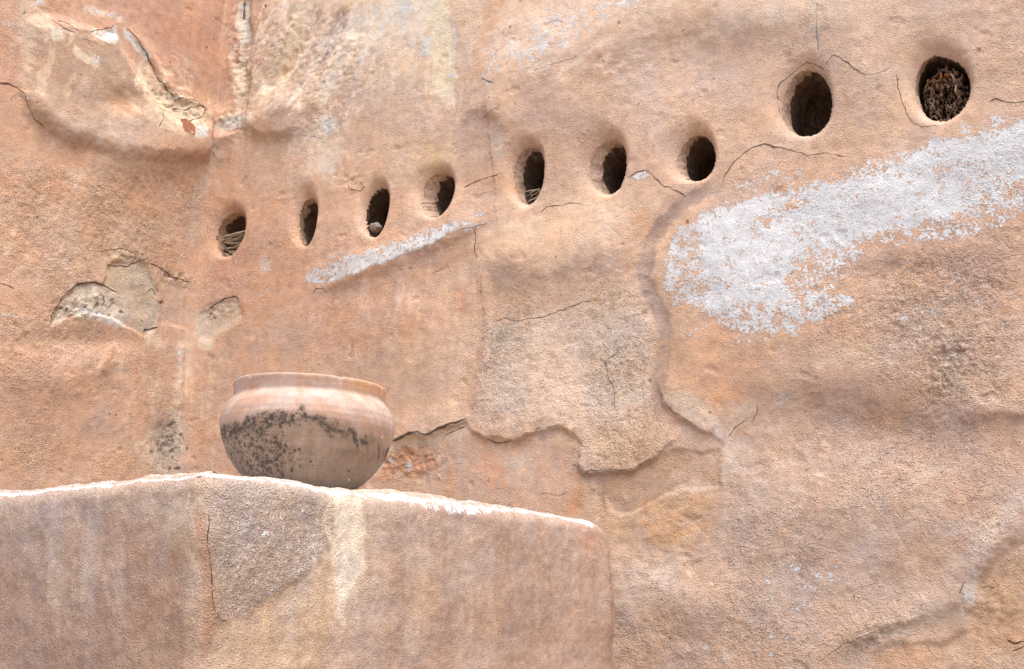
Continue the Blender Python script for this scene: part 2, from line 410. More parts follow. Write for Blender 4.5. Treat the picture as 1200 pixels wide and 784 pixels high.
PAINT = [
  (('P',[(-1.0412,3.7362),(-0.9289,3.8082),(-0.9018,3.7362),(-0.9574,3.6528),(-0.9655,3.5809),(-0.9548,3.4648),(-0.9691,3.4495),(-1.0112,3.4413),(-1.0193,3.557)],0.0135),(0.499,0.3715,0.2602),0.976),
  (('B',-1.0448,3.4933,(15.605,2.546,4.744,-9.819),0.3),(0.4448,0.2545,0.1698),0.732),
  (('P',[(-0.9812,3.6778),(-0.9068,3.7457),(-0.7977,3.749),(-0.6107,3.813),(-0.5398,3.7511),(-0.4884,3.6983),(-0.5192,3.628),(-0.4514,3.6198),(-0.3666,3.5962),(-0.2993,3.544),(-0.3743,3.3986),(-0.5726,3.3318),(-0.7538,3.317),(-0.902,3.3336),(-0.954,3.4137),(-0.9655,3.5809)],0.0345),(0.3668,0.2613,0.1897),0.915),
  (('B',-0.5567,3.4764,(7.839,1.097,9.355,-15.962),0),(0.3301,0.2427,0.1858),0.61),
  (('B',-0.6301,3.4094,(9.369,-2.982,-0.794,-18.58),0),(0.4134,0.3269,0.2624),0.732),
  (('B',-0.8081,3.5484,(11.427,1.73,3.289,-6.998),0),(0.3524,0.2435,0.169),0.61),
  (('B',-0.306,3.7079,(5.953,-2.88,-1.523,-10.436),0),(0.4526,0.248,0.157),0.0),
  (('B',-0.5061,3.5587,(12.029,-1.09,7.423,-17.767),0.5),(0.4204,0.2669,0.1704),0.854),
  (('P',[(-0.736,3.7823),(-0.6642,3.825),(-0.6003,3.879),(-0.5999,3.8019),(-0.6431,3.7715),(-0.7043,3.7676)],0.0082),(0.5174,0.4849,0.4214),1),
  (('P',[(-0.9101,3.7051),(-0.8663,3.7242),(-0.8459,3.6875),(-0.8874,3.6522),(-0.9094,3.6694)],0.0107),(0.5123,0.4546,0.3657),0.976),
  (('L',[(-0.8115,3.6724),(-0.7654,3.6626),(-0.7239,3.661),(-0.6708,3.6719)],0.0299,0.015),(0.565,0.4864,0.379),0.976),
  (('L',[(-0.5726,3.8782),(-0.5296,3.8613),(-0.4755,3.8418),(-0.4303,3.8236),(-0.4074,3.8103)],0.0305,0.0114),(0.5349,0.5062,0.4485),1),
  (('B',-0.2567,3.6397,(6.489,-3.808,0.426,-11.987),0.5),(0.5517,0.4656,0.3415),0.854),
  (('P',[(-0.4779,3.7545),(-0.4333,3.8225),(-0.4018,3.7982),(-0.3408,3.7507),(-0.2815,3.7321),(-0.2562,3.7049),(-0.2989,3.6707),(-0.368,3.6286),(-0.4337,3.6386),(-0.4928,3.6656)],0.016),(0.55,0.4557,0.3271),1),
  (('P',[(-0.3474,3.6568),(-0.2656,3.716),(-0.1738,3.73),(-0.0929,3.7306),(-0.1031,3.6759),(-0.1701,3.6227),(-0.1475,3.5968),(-0.1144,3.5767),(-0.2247,3.5418),(-0.3174,3.5366),(-0.3531,3.5819)],0.0182),(0.5044,0.4069,0.2881),1),
  (('L',[(-0.7735,3.8632),(-0.7105,3.8895),(-0.6441,3.9059),(-0.5707,3.9257)],0.0275,0.0236),(0.569,0.4475,0.3464),0.854),
  (('B',-0.9804,3.7729,(18.892,3.173,38.072,-69.942),0.4),(0.5433,0.4091,0.3144),0.976),
  (('B',-0.3062,3.9096,(9.588,-2.722,0.741,-3.927),0),(0.426,0.2468,0.1598),0.671),
  (('B',0.0548,4.0058,(11.744,2.696,-0.059,-4.559),0),(0.3966,0.2198,0.1434),0.732),
  (('B',0.0451,3.8349,(8.841,1.393,-0.12,-11.357),0),(0.3542,0.2056,0.1325),0.61),
  (('B',-0.3789,4.0675,(6.748,0.982,9.364,-17.541),0),(0.3741,0.2315,0.164),0.732),
  (('P',[(-0.1557,3.6106),(-0.0987,3.6422),(-0.0917,3.5849),(-0.1452,3.5568),(-0.1717,3.5669)],0.0096),(0.5586,0.5068,0.4182),1),
  (('B',0.1446,3.6894,(15.509,6.115,5.186,-29.501),0.4),(0.5683,0.507,0.4036),1),
  (('B',0.0861,3.6637,(18.099,-0.309,-2.398,-42.694),0.4),(0.5121,0.4545,0.3587),0.854),
  (('B',-0.0941,3.4885,(3.055,2.227,4.84,-26.593),0),(0.3716,0.2183,0.1244),0.61),
  (('B',-0.9759,3.0729,(20.287,3.295,8.096,-21.887),0),(0.475,0.2764,0.1697),0.732),
  (('B',-0.7072,3.1546,(8.354,1.319,3.484,-9.571),0),(0.4876,0.2988,0.1858),0.61),
  (('B',-0.4006,3.2283,(5.239,1.384,4.877,-13.726),0),(0.441,0.2607,0.1543),0.61),
  (('P',[(-0.7662,3.2021),(-0.7171,3.2173),(-0.6586,3.225),(-0.6806,3.1643),(-0.6998,3.1329),(-0.7276,3.1576)],0.0145),(0.4615,0.3617,0.2805),0.732),
  (('B',0.0321,3.4407,(8.246,-6.183,-2.781,-7.69),0),(0.4855,0.2841,0.1795),0.732),
  (('L',[(0.0967,3.5901),(-0.0015,3.4586),(-0.0726,3.2828),(-0.0763,3.086)],0.0621,0.0621),(0.4542,0.3445,0.2495),0.732),
  (('B',-0.7821,2.8911,(7.558,1.205,2.649,-8.587),0),(0.4265,0.304,0.2271),0.61),
  (('L',[(-0.9474,2.7923),(-0.9265,2.8788),(-0.9093,2.9264)],0.0198,0.0198),(0.5326,0.4077,0.2608),0.732),
  (('P',[(-0.5038,2.8815),(-0.4431,2.9418),(-0.3574,2.9671),(-0.2927,2.9421),(-0.2569,2.8864),(-0.2213,2.858),(-0.2032,2.7818),(-0.2128,2.6957),(-0.2515,2.6475),(-0.3154,2.673),(-0.3578,2.7019),(-0.4118,2.7208),(-0.5056,2.742),(-0.6166,2.7378),(-0.6651,2.7474),(-0.6201,2.7801),(-0.5561,2.8012),(-0.5019,2.8027),(-0.4822,2.8431)],0.019),(0.4365,0.3689,0.2804),0.915),
  (('P',[(-0.717,2.5964),(-0.7064,2.6514),(-0.6785,2.7044),(-0.6336,2.7504),(-0.5322,2.7842),(-0.4705,2.7656),(-0.3968,2.735),(-0.3478,2.6972),(-0.4017,2.6627),(-0.5006,2.6736),(-0.5905,2.6728),(-0.6671,2.654)],0.0187),(0.4683,0.4057,0.3173),0.915),
  (('P',[(-0.7071,2.6019),(-0.6777,2.6583),(-0.5955,2.6985),(-0.4999,2.7019),(-0.42,2.6939),(-0.3633,2.6794),(-0.4207,2.6514),(-0.5305,2.6598),(-0.6308,2.6496)],0.0145),(0.5571,0.4966,0.4168),1),
  (('P',[(-0.5077,2.9085),(-0.4803,2.952),(-0.4142,2.979),(-0.3679,2.9711),(-0.3127,2.969),(-0.2812,2.945),(-0.3495,2.9484),(-0.3883,2.9157),(-0.4397,2.9082)],0.0097),(0.4977,0.363,0.2536),1),
  (('P',[(-0.2136,2.9532),(-0.1395,2.9356),(-0.0541,2.9376),(-0.0301,2.752),(-0.1807,2.7396),(-0.2213,2.858)],0.0206),(0.4352,0.3044,0.2275),0.854),
  (('L',[(-0.2511,2.6513),(-0.2063,2.6352),(-0.163,2.6588)],0.0483,0.0322),(0.5486,0.4461,0.3194),0.854),
  (('P',[(-0.453,2.4519),(-0.44,2.5222),(-0.3854,2.5974),(-0.3116,2.6201),(-0.2764,2.574),(-0.2915,2.5179),(-0.3378,2.4672),(-0.4148,2.4424)],0.0231),(0.4938,0.338,0.2291),0.732),
  (('B',-0.3738,2.5189,(49.387,22.622,9.559,-27.88),0),(0.5488,0.4463,0.3323),0.732),
  (('B',-0.2422,2.4921,(13.648,2.023,2.638,-14.144),0),(0.4435,0.2474,0.1489),0.61),
  (('L',[(-0.4684,2.4491),(-0.4545,2.5022),(-0.4083,2.5816)],0.0215,0.0179),(0.361,0.1998,0.1182),0.854),
  (('L',[(-0.0611,2.6714),(-0.053,2.5238),(-0.0422,2.4158),(-0.0502,2.3797)],0.0294,0.0252),(0.4773,0.4061,0.3177),0.732),
  (('L',[(-0.0954,3.004),(-0.0822,2.8748),(-0.0741,2.7447)],0.0127,0.0127),(0.5004,0.3803,0.2727),0.854),
  (('P',[(-0.0644,2.3853),(-0.0273,2.346),(-0.0045,2.2038),(0.0042,2.1114),(-0.1832,2.0968),(-0.168,2.1885),(-0.1492,2.2541),(-0.0972,2.3313)],0.0465),(0.344,0.2854,0.2214),0.793),
  (('L',[(-0.0544,2.3793),(-0.0245,2.2924),(-0.008,2.2037)],0.0146,0.011),(0.4698,0.4149,0.3316),0.854),
  (('L',[(-0.1898,2.1511),(-0.2429,2.1963),(-0.1553,2.2777)],0.0244,0.0244),(0.5088,0.4349,0.3228),0.732),
  (('L',[(0.0083,2.3909),(0.0619,2.2736),(0.1159,2.1816)],0.048,0.04),(0.476,0.2836,0.1748),0.732),
  (('P',[(-0.0072,2.7844),(0.0433,2.8229),(0.0979,2.8448),(0.1538,2.8575),(0.2103,2.858),(0.2367,2.8171),(0.2563,2.762),(0.1868,2.7247),(0.1018,2.697),(0.0514,2.6629),(0.011,2.6983)],0.0126),(0.4564,0.3871,0.2896),0.7564),
  (('L',[(0.0211,2.6869),(0.0702,2.6615),(0.1029,2.6929)],0.0423,0.0254),(0.5485,0.446,0.3131),0.854),
  (('L',[(0.2494,2.7707),(0.2738,2.804),(0.288,2.8584)],0.0212,0.0212),(0.4676,0.229,0.1262),0.732),
  (('B',0.172,3.0074,(5.13,3.151,1.468,-9.069),0),(0.4822,0.2628,0.1601),0.61),
  (('B',0.3268,2.8345,(7.217,3.58,2.088,-12.298),0),(0.4479,0.2753,0.1812),0.488),
  (('L',[(0.138,4.301),(0.1361,4.1948),(0.165,4.1),(0.1842,4.0672)],0.0646,0.0199),(0.5172,0.4847,0.4137),1),
  (('L',[(0.2504,4.1561),(0.2835,4.0345),(0.271,3.9684)],0.0391,0.024),(0.56,0.4562,0.3275),1),
  (('B',0.2202,4.1431,(28.497,2.073,-8.096,-23.316),0.4),(0.3771,0.2514,0.1753),0.732),
  (('L',[(0.1334,3.9726),(0.1684,3.884),(0.1823,3.7834)],0.0789,0.0416),(0.5076,0.4257,0.328),1),
  (('L',[(0.2557,3.8969),(0.2692,3.8357),(0.2606,3.8129)],0.06,0.0332),(0.5309,0.4551,0.346),0.9516),
  (('L',[(0.1764,4.0347),(0.2107,3.9492),(0.1997,3.8941)],0.0364,0.0269),(0.4864,0.4065,0.3182),0.9516),
  (('L',[(0.5156,4.1901),(0.4846,4.1123),(0.4582,4.0138),(0.3949,3.924),(0.3538,3.8352),(0.3106,3.7852),(0.2712,3.7415)],0.0786,0.0311),(0.5548,0.4857,0.3645),1),
  (('L',[(0.4458,4.1997),(0.4296,4.1335),(0.4443,4.0574)],0.0353,0.0217),(0.3701,0.3088,0.2204),0.9516),
  (('L',[(0.415,4.0421),(0.3875,3.9646),(0.3435,3.8926),(0.2979,3.8215)],0.0544,0.0402),(0.4523,0.3609,0.257),0.9516),
  (('L',[(0.5806,4.0055),(0.4827,3.9527),(0.4228,3.8833),(0.39,3.84),(0.3765,3.7582)],0.0481,0.0333),(0.5395,0.3901,0.2377),0.9516),
  (('L',[(0.712,4.0952),(0.6828,4.0163),(0.6333,3.934),(0.5842,3.8513)],0.0863,0.0598),(0.3509,0.2788,0.2423),1),
  (('L',[(0.6113,4.1141),(0.5537,4.0499),(0.4995,4.0141)],0.0585,0.0432),(0.3685,0.2943,0.2506),0.8174),
  (('L',[(0.6095,3.9574),(0.5932,3.9126),(0.5502,3.8893)],0.0266,0.0197),(0.5534,0.4758,0.3631),1),
  (('L',[(1.0163,4.0275),(0.8869,4.0355),(0.8182,3.9975),(0.7851,3.9267),(0.7321,3.8704),(0.6816,3.826),(0.6484,3.7698),(0.6341,3.7011),(0.6009,3.6375)],0.0738,0.0292),(0.5764,0.4969,0.3808),1),
  (('L',[(0.764,3.9967),(0.7402,3.9237),(0.6813,3.8868),(0.6357,3.8354)],0.0542,0.0313),(0.5429,0.4087,0.2898),0.9516),
  (('P',[(0.5988,3.6083),(0.6502,3.614),(0.7132,3.5694),(0.7062,3.5244),(0.6629,3.5025),(0.6265,3.518),(0.5897,3.5566)],0.0125),(0.5489,0.5065,0.4255),1),
  (('L',[(0.5853,3.5575),(0.5916,3.4979),(0.6481,3.4434),(0.7177,3.3753)],0.0486,0.0349),(0.5422,0.4655,0.3614),0.8906),
  (('L',[(0.6669,3.424),(0.6872,3.3737),(0.7074,3.3201)],0.0268,0.0198),(0.4732,0.4341,0.3757),0.8174),
  (('P',[(0.8181,4.0721),(1.0576,4.0364),(1.0698,3.9521),(1.0211,3.9444),(0.937,3.9464),(0.9334,3.8815),(0.8979,3.8915),(0.8718,3.8827),(0.8485,3.9514),(0.8009,3.986)],0.0171),(0.5357,0.4851,0.3849),0.976),
  (('L',[(0.7587,3.7745),(0.7698,3.7319),(0.7665,3.6974)],0.0222,0.0154),(0.5567,0.4367,0.294),0.9516),
  (('B',0.48,3.6472,(8.078,0.498,-1.775,-11.32),0),(0.3727,0.2724,0.2157),0.854),
  (('B',0.4918,3.7089,(19.475,0.592,-2.691,-7.675),0),(0.4087,0.2959,0.2359),0.61),
  (('B',0.3492,3.5971,(10.773,-9.315,-25.157,-37.07),0),(0.3728,0.2248,0.1431),0.854),
  (('B',0.42,3.5313,(14.796,-4.041,-4.041,-20.923),0.4),(0.4673,0.3448,0.2289),0.61),
  (('B',0.8207,3.507,(7.692,0.24,-1.906,-8.725),0),(0.4073,0.2883,0.2192),0.61),
  (('B',0.9895,3.5831,(6.047,0.02,-1.463,-6.672),0),(0.4363,0.3121,0.2338),0.488),
  (('P',[(1.0661,4.0341),(1.2436,3.9845),(1.2337,3.8702),(1.2669,3.8149),(1.2607,3.7098),(1.2861,3.6352),(1.2709,3.55),(1.1996,3.5517),(1.182,3.6459),(1.2208,3.701),(1.1483,3.7526),(1.127,3.8193),(1.1656,3.8685),(1.1035,3.9235)],0.0157),(0.5792,0.5173,0.3766),0.976),
  (('L',[(1.146,3.8538),(1.1395,3.797),(1.1324,3.7562)],0.0408,0.0188),(0.5314,0.5161,0.4417),1),
  (('L',[(1.2701,3.8603),(1.2755,3.7895),(1.2641,3.7468)],0.0205,0.0095),(0.5911,0.5845,0.5375),1),
  (('B',1.2616,3.6455,(49.49,0.876,-23.212,-88.906),0.4),(0.5794,0.5728,0.5266),1),
  (('L',[(1.2763,3.9557),(1.282,3.8647),(1.2682,3.7457),(1.2778,3.6487)],0.0307,0.0237),(0.3683,0.2941,0.2395),0.3416),
  (('P',[(1.431,3.9306),(1.5086,3.9078),(1.4739,3.8011),(1.4393,3.7139),(1.4201,3.6051),(1.3616,3.6052),(1.3755,3.7138)],0.0236),(0.4993,0.3144,0.1927),0.793),
  (('P',[(1.4369,3.5742),(1.5114,3.6915),(1.6368,3.7732),(1.8351,3.7906),(2.0424,3.746),(1.9079,3.6739),(1.7685,3.6216),(1.6079,3.572)],0.0367),(0.5729,0.4101,0.2912),0.61),
  (('B',1.441,3.433,(7.086,1.74,-0.838,-12.929),0),(0.3793,0.2654,0.1954),0.61),
  (('B',1.6944,3.4293,(4.865,0.706,-0.436,-9.605),0),(0.405,0.2737,0.2023),0.488),
  (('B',2.0953,3.5323,(4.583,1.208,1.443,-7.396),0),(0.3864,0.2588,0.1901),0.732),
  (('B',2.4293,3.4218,(8.156,-0.446,-2.946,-10.159),0),(0.4146,0.2813,0.2085),0.488),
  (('B',2.5032,3.553,(4.906,0.408,-2.458,-22.676),0),(0.5143,0.4078,0.313),0.61),
  (('B',2.2742,3.4141,(22.545,9.872,20.277,-50.293),0),(0.498,0.3633,0.2704),0.854),
  (('B',2.9296,3.3166,(4.925,0.308,0.144,-13.289),0),(0.4653,0.3291,0.2424),0.61),
  (('L',[(2.697,3.5657),(2.6881,3.4705),(2.682,3.3764)],0.015,0.0138),(0.4298,0.3777,0.3186),0.9516),
  (('B',3.2168,3.1868,(13.944,-1.454,-1.721,-6.913),0),(0.435,0.3043,0.2173),0.488),
  (('B',1.2163,3.3049,(8.446,-0.068,-4.079,-20.007),0),(0.5518,0.4082,0.2355),0.732),
  (('B',1.0775,3.2854,(6.351,2.387,3.139,-21.599),0),(0.5298,0.3898,0.2476),0.61),
  (('B',1.3921,3.3099,(8.263,-0.059,-3.592,-14.179),0),(0.4098,0.3035,0.2423),0.61),
  (('B',1.4919,3.3017,(26.276,-1.092,-3.353,-14.698),0),(0.4687,0.4061,0.3439),0.61),
  (('B',1.4495,3.14,(6.837,0.084,-3.767,-20.454),0),(0.4489,0.2824,0.1822),0.732),
  (('B',0.2969,3.221,(6.21,0.483,-2.233,-10.275),0),(0.4983,0.3069,0.1962),0.61),
  (('B',0.3617,2.9801,(27.25,1.997,-3.923,-26.466),0.4),(0.4732,0.4341,0.3757),0.61),
  (('L',[(0.5556,2.9071),(0.6421,2.9454),(0.7771,2.9513),(0.903,2.967),(1.0565,2.9848),(1.22,3.0138),(1.3695,3.017)],0.0356,0.0277),(0.5348,0.3563,0.2434),0.854),
  (('P',[(0.6167,2.8469),(0.776,2.8533),(0.9787,2.8776),(1.2119,2.9294),(1.3544,2.965),(1.3806,2.8613),(1.2481,2.779),(1.0627,2.7338),(0.7711,2.7681)],0.037),(0.384,0.2449,0.1661),0.915),
  (('B',0.99,2.6225,(4.117,0.508,-0.556,-9.787),0),(0.4184,0.2531,0.1644),0.549),
  (('B',1.3248,2.7009,(34.909,7.8,0.703,-18.158),0.5),(0.4347,0.2471,0.1562),0.732),
  (('B',0.8123,2.7873,(19.802,0.835,-3.293,-23.558),0),(0.4171,0.2963,0.2363),0.61),
  (('B',1.1061,2.4934,(6.49,-0.234,-1.082,-10.249),0),(0.4965,0.3547,0.2524),0.61),
  (('B',0.4987,2.6305,(5.686,0.383,-1.25,-11.134),0),(0.4451,0.3126,0.2342),0.61),
  (('B',0.7586,2.6007,(7.857,0.326,-1.709,-14.377),0),(0.4773,0.2911,0.1888),0.61),
  (('B',1.2172,2.3693,(9.0,0.084,-1.423,-15.517),0),(0.4328,0.2893,0.2103),0.488),
  (('L',[(1.3792,2.9128),(1.406,2.8054),(1.4306,2.6851),(1.4438,2.5703),(1.4227,2.4604),(1.3847,2.3697),(1.3564,2.2776)],0.0313,0.0278),(0.4404,0.2824,0.2048),0.854),
  (('L',[(1.3962,2.8752),(1.4112,2.7707),(1.4219,2.6543)],0.0093,0.0075),(0.5476,0.437,0.3376),0.732),
  (('P',[(1.396,2.9531),(1.6847,2.9759),(1.998,3.0048),(2.1679,2.9528),(2.0713,2.8661),(1.9953,2.8278),(1.8255,2.8104),(1.5536,2.8266),(1.4215,2.8527)],0.0258),(0.529,0.3815,0.2683),0.732),
  (('P',[(1.4386,2.8154),(1.6876,2.7502),(1.8892,2.7886),(2.0096,2.8107),(2.0123,2.7332),(1.8787,2.6732),(1.684,2.7142),(1.4718,2.6968)],0.0314),(0.3794,0.2655,0.2002),0.915),
  (('B',1.5324,2.7662,(15.352,-1.328,-2.683,-17.786),0),(0.3311,0.2494,0.1868),0.732),
  (('B',1.7477,2.6753,(8.639,0.935,0.671,-23.457),0),(0.5057,0.3549,0.2421),0.732),
  (('P',[(1.437,2.571),(1.5388,2.5926),(1.7427,2.5898),(1.9388,2.6202),(2.0169,2.6257),(2.0591,2.5145),(2.0644,2.3664),(2.0601,2.2501),(1.9713,2.199),(1.8312,2.1802),(1.6757,2.196),(1.5082,2.1871),(1.4216,2.2719),(1.4422,2.4273)],0.081),(0.5461,0.4276,0.3297),0.732),
  (('B',1.5036,2.5488,(9.723,-0.046,-1.674,-15.642),0),(0.3888,0.3258,0.2612),0.732),
  (('B',1.932,2.4699,(14.266,-0.695,-0.97,-8.349),0),(0.5076,0.4257,0.328),0.61),
  (('B',1.988,2.2857,(15.916,-0.324,-1.702,-16.943),0),(0.5124,0.4547,0.3728),0.61),
  (('B',1.8625,2.1191,(7.831,0.249,-1.408,-18.771),0),(0.511,0.3893,0.2686),0.61),
  (('B',2.0405,2.8545,(14.999,-5.996,-5.017,-9.857),0),(0.5173,0.3076,0.1838),0.732),
  (('B',1.9924,2.7505,(21.079,-1.082,-2.034,-20.429),0),(0.4875,0.2987,0.1772),0.488),
  (('L',[(2.3497,2.9755),(2.2576,2.9508),(2.1956,2.9247),(2.1324,2.8792),(2.0928,2.8235),(2.0628,2.7595),(2.051,2.6839),(2.0787,2.6039),(2.1067,2.534),(2.1166,2.4731),(2.1071,2.3916),(2.0798,2.3066),(2.0829,2.234),(2.1211,2.1815)],0.0545,0.0182),(0.3219,0.2359,0.1893),1),
  (('B',2.136,2.186,(9.475,-5.189,-12.086,-27.395),0),(0.3592,0.2372,0.1642),0.732),
  (('L',[(2.0923,2.4578),(2.0847,2.3647)],0.0293,0.0234),(0.4399,0.2819,0.1774),0.61),
  (('B',2.2628,2.3582,(5.722,-0.282,-0.867,-7.77),0),(0.4922,0.2989,0.1774),0.732),
  (('B',2.3146,2.254,(17.801,-1.007,-2.242,-25.58),0),(0.4923,0.2698,0.1427),0.732),
  (('B',2.2078,2.4367,(16.792,-0.813,-4.241,-34.397),0),(0.4888,0.3064,0.1958),0.61),
  (('P',[(2.093,2.2752),(2.1436,2.2806),(2.2067,2.2578),(2.2564,2.2169),(2.2864,2.1507),(2.2528,2.1389),(2.183,2.1749),(2.1228,2.2198)],0.0143),(0.4912,0.3799,0.2781),0.976),
  (('P',[(2.3076,2.144),(2.3439,2.1965),(2.3951,2.2198),(2.4154,2.2019),(2.3906,2.1659),(2.3507,2.1415),(2.3104,2.1029)],0.0109),(0.4601,0.3532,0.2676),0.854),
  (('B',2.358,2.0726,(20.442,-0.803,-1.605,-26.115),0),(0.5188,0.4358,0.3497),0.61),
  (('L',[(2.2761,2.1596),(2.2996,2.1035),(2.3188,2.0475),(2.3333,1.984)],0.0328,0.0191),(0.4631,0.3705,0.2999),0.976),
  (('L',[(2.2907,2.0355),(2.2937,1.9536),(2.2875,1.8735)],0.0221,0.0166),(0.4528,0.3614,0.2861),0.732),
  (('P',[(1.878,2.0145),(1.9843,2.0223),(2.05,2.0498),(2.1328,2.0786),(2.2833,2.0691),(2.2792,1.949),(2.1859,1.951),(2.1049,1.9411),(1.9789,1.88),(1.9131,1.8824),(1.8752,1.9465)],0.0099),(0.3492,0.2237,0.1421),1),
  (('P',[(2.1277,1.9568),(2.2006,1.9806),(2.2763,1.9492),(2.2649,1.928),(2.1915,1.926)],0.0112),(0.4134,0.3269,0.2624),0.854),
  (('P',[(1.9072,1.8742),(1.985,1.8798),(2.1052,1.9299),(2.1919,1.9368),(2.2758,1.9221),(2.2695,1.8476),(2.252,1.7821),(2.1505,1.766),(1.9919,1.7969),(1.9177,1.8182)],0.0169),(0.5206,0.3307,0.187),0.915),
  (('B',2.1539,1.8463,(21.848,-0.975,-1.299,-37.117),0.5),(0.3715,0.2182,0.1178),0.549),
  (('B',1.9929,1.8298,(42.154,-1.341,-1.341,-45.412),0.4),(0.3982,0.2322,0.1341),0.732),
  (('B',2.1222,1.772,(6.949,-0.881,-4.894,-46.328),0),(0.4475,0.2749,0.1603),0.732),
  (('L',[(2.0357,1.7849),(2.0644,1.768),(2.0988,1.7564)],0.0112,0.0084),(0.283,0.1683,0.1016),0.61),
  (('B',2.2127,1.7752,(71.872,-3.267,-1.633,-75.683),0.4),(0.464,0.3787,0.2828),0.976),
  (('L',[(1.7696,2.0382),(1.7811,1.9508),(1.761,1.8771)],0.0542,0.0241),(0.5082,0.25,0.1181),0.671),
  (('L',[(1.828,2.0172),(1.837,1.9198),(1.83,1.8775)],0.0414,0.0296),(0.5357,0.3644,0.2291),0.732),
  (('P',[(1.0137,2.2015),(1.1141,2.1997),(1.2597,2.215),(1.3465,2.2375),(1.3873,2.1967),(1.3243,2.1716),(1.1789,2.1657),(1.0674,2.1411),(0.9926,2.0975),(0.9558,2.0515),(0.9419,2.0839)],0.0137),(0.5556,0.4276,0.3048),0.915),
  (('P',[(0.9916,2.1297),(1.1045,2.1643),(1.1978,2.1486),(1.2248,2.0842),(1.1746,2.0401),(1.0702,2.0518),(1.014,2.0326),(0.9565,2.0354)],0.0172),(0.4717,0.2553,0.1473),0.915),
  (('B',1.1066,2.0878,(53.567,1.695,-3.39,-63.398),0.3),(0.4814,0.4838,0.4598),1),
  (('B',1.2103,2.0819,(54.708,1.164,-2.91,-53.253),0.3),(0.3944,0.2072,0.1173),0.854),
  (('B',1.0228,2.1118,(87.099,2.722,-5.444,-104.337),0.3),(0.4814,0.4838,0.4598),0.976),
  (('L',[(1.2886,2.1583),(1.2835,2.0344),(1.2776,1.9611)],0.0333,0.0266),(0.504,0.2846,0.1561),0.732),
  (('B',1.5337,2.0814,(21.101,0.058,-1.695,-27.706),0.5),(0.4158,0.3431,0.2704),0.915),
  (('B',1.4657,2.0249,(24.337,0.121,-0.848,-16.588),0),(0.4781,0.236,0.1413),0.732),
  (('B',1.396,2.0896,(9.52,0.087,-0.783,-13.062),0),(0.4516,0.2976,0.2171),0.61),
  (('B',1.6992,2.0716,(10.284,-0.07,-0.793,-13.526),0),(0.4219,0.2744,0.1983),0.732),
  (('B',1.6498,2.0006,(10.19,-0.069,-0.849,-17.001),0),(0.4266,0.3041,0.2323),0.61),
  (('B',1.5839,2.1387,(9.948,-0.333,-1.834,-27.871),0),(0.448,0.2755,0.1902),0.732),
  (('B',2.8191,2.6119,(6.652,0.223,0.124,-18.653),0),(0.3527,0.2437,0.1823),0.671),
  (('B',3.1092,2.5945,(10.579,2.204,3.147,-12.45),0),(0.3761,0.2447,0.1744),0.732),
  (('B',2.7364,2.5256,(9.755,-0.647,-2.395,-17.762),0),(0.4536,0.3126,0.2142),0.61),
  (('B',2.9272,2.4345,(6.905,-0.663,-2.227,-18.98),0),(0.4388,0.328,0.2522),0.61),
  (('B',3.0138,2.3461,(29.538,-7.699,-2.329,-7.438),0),(0.3839,0.2946,0.2242),0.732),
  (('B',2.7462,2.3346,(5.7,0.475,2.283,-26.691),0),(0.4499,0.3444,0.2548),0.732),
  (('B',3.1304,2.3586,(14.701,-1.534,-0.918,-7.809),0),(0.4717,0.3135,0.215),0.61),
  (('B',2.7776,2.1505,(3.929,-1.006,-3.577,-15.397),0),(0.3333,0.2169,0.1483),0.732),
  (('B',2.4417,2.1356,(13.138,-8.715,-5.214,-7.69),0),(0.3887,0.273,0.2114),0.61),
  (('B',2.5151,2.2102,(31.568,-3.652,-2.087,-27.307),0),(0.4076,0.3428,0.2759),0.732),
  (('B',2.9293,2.1994,(14.058,-1.398,-2.556,-28.155),0),(0.4014,0.2522,0.1596),0.61),
  (('L',[(2.9506,2.3007),(2.9809,2.2458),(3.0438,2.1755),(3.1742,2.1392)],0.0388,0.0291),(0.4886,0.3628,0.27),0.732),
  (('B',3.002,1.9939,(6.228,0.441,1.292,-10.03),0),(0.3441,0.2368,0.181),0.61),
  (('B',2.4883,1.9704,(9.545,-0.299,-0.657,-12.495),0),(0.4278,0.3118,0.2387),0.61),
  (('B',2.7116,1.8821,(10.26,-0.707,-0.53,-13.209),0),(0.4026,0.3107,0.243),0.488),
  (('B',2.3439,1.7668,(8.805,2.74,3.948,-12.359),0),(0.3947,0.3106,0.2595),0.671),
  (('L',[(2.3139,1.9796),(2.2958,1.8731),(2.2788,1.7683)],0.0486,0.0378),(0.4487,0.3363,0.2537),0.61),
  (('L',[(2.7891,1.9678),(2.8171,1.8532)],0.0245,0.0245),(0.4492,0.2828,0.2004),0.61),
  (('B',2.9664,1.8478,(9.771,4.28,6.949,-12.655),0),(0.4317,0.282,0.2044),0.61),
  (('L',[(3.1455,1.8768),(3.0747,1.8201),(3.024,1.7507),(2.9615,1.6816),(2.9233,1.6352)],0.0545,0.0363),(0.4942,0.3979,0.311),0.854),
  (('P',[(3.0092,1.658),(3.0398,1.6995),(3.1314,1.7491),(3.0957,1.423),(2.9673,1.4195),(2.9771,1.474),(2.9555,1.5194),(2.9745,1.577),(3.0075,1.6002)],0.0156),(0.461,0.305,0.1856),0.915),
  (('B',3.0197,1.5087,(32.94,-3.429,0.193,-14.683),0),(0.4003,0.2454,0.1507),0.671),
  (('P',[(2.9547,1.6117),(2.9624,1.6442),(2.9865,1.6859),(3.0169,1.6857),(3.0025,1.6348),(2.9846,1.5886)],0.0067),(0.5084,0.4848,0.4447),0.915),
  (('L',[(2.9831,1.577),(2.8955,1.5768),(2.8252,1.5531),(2.7506,1.5052)],0.0599,0.0368),(0.3984,0.3344,0.2804),0.732),
  (('L',[(2.6131,1.4245),(2.6782,1.4806),(2.7643,1.522),(2.8357,1.5462)],0.0234,0.0211),(0.3515,0.2856,0.2166),0.732),
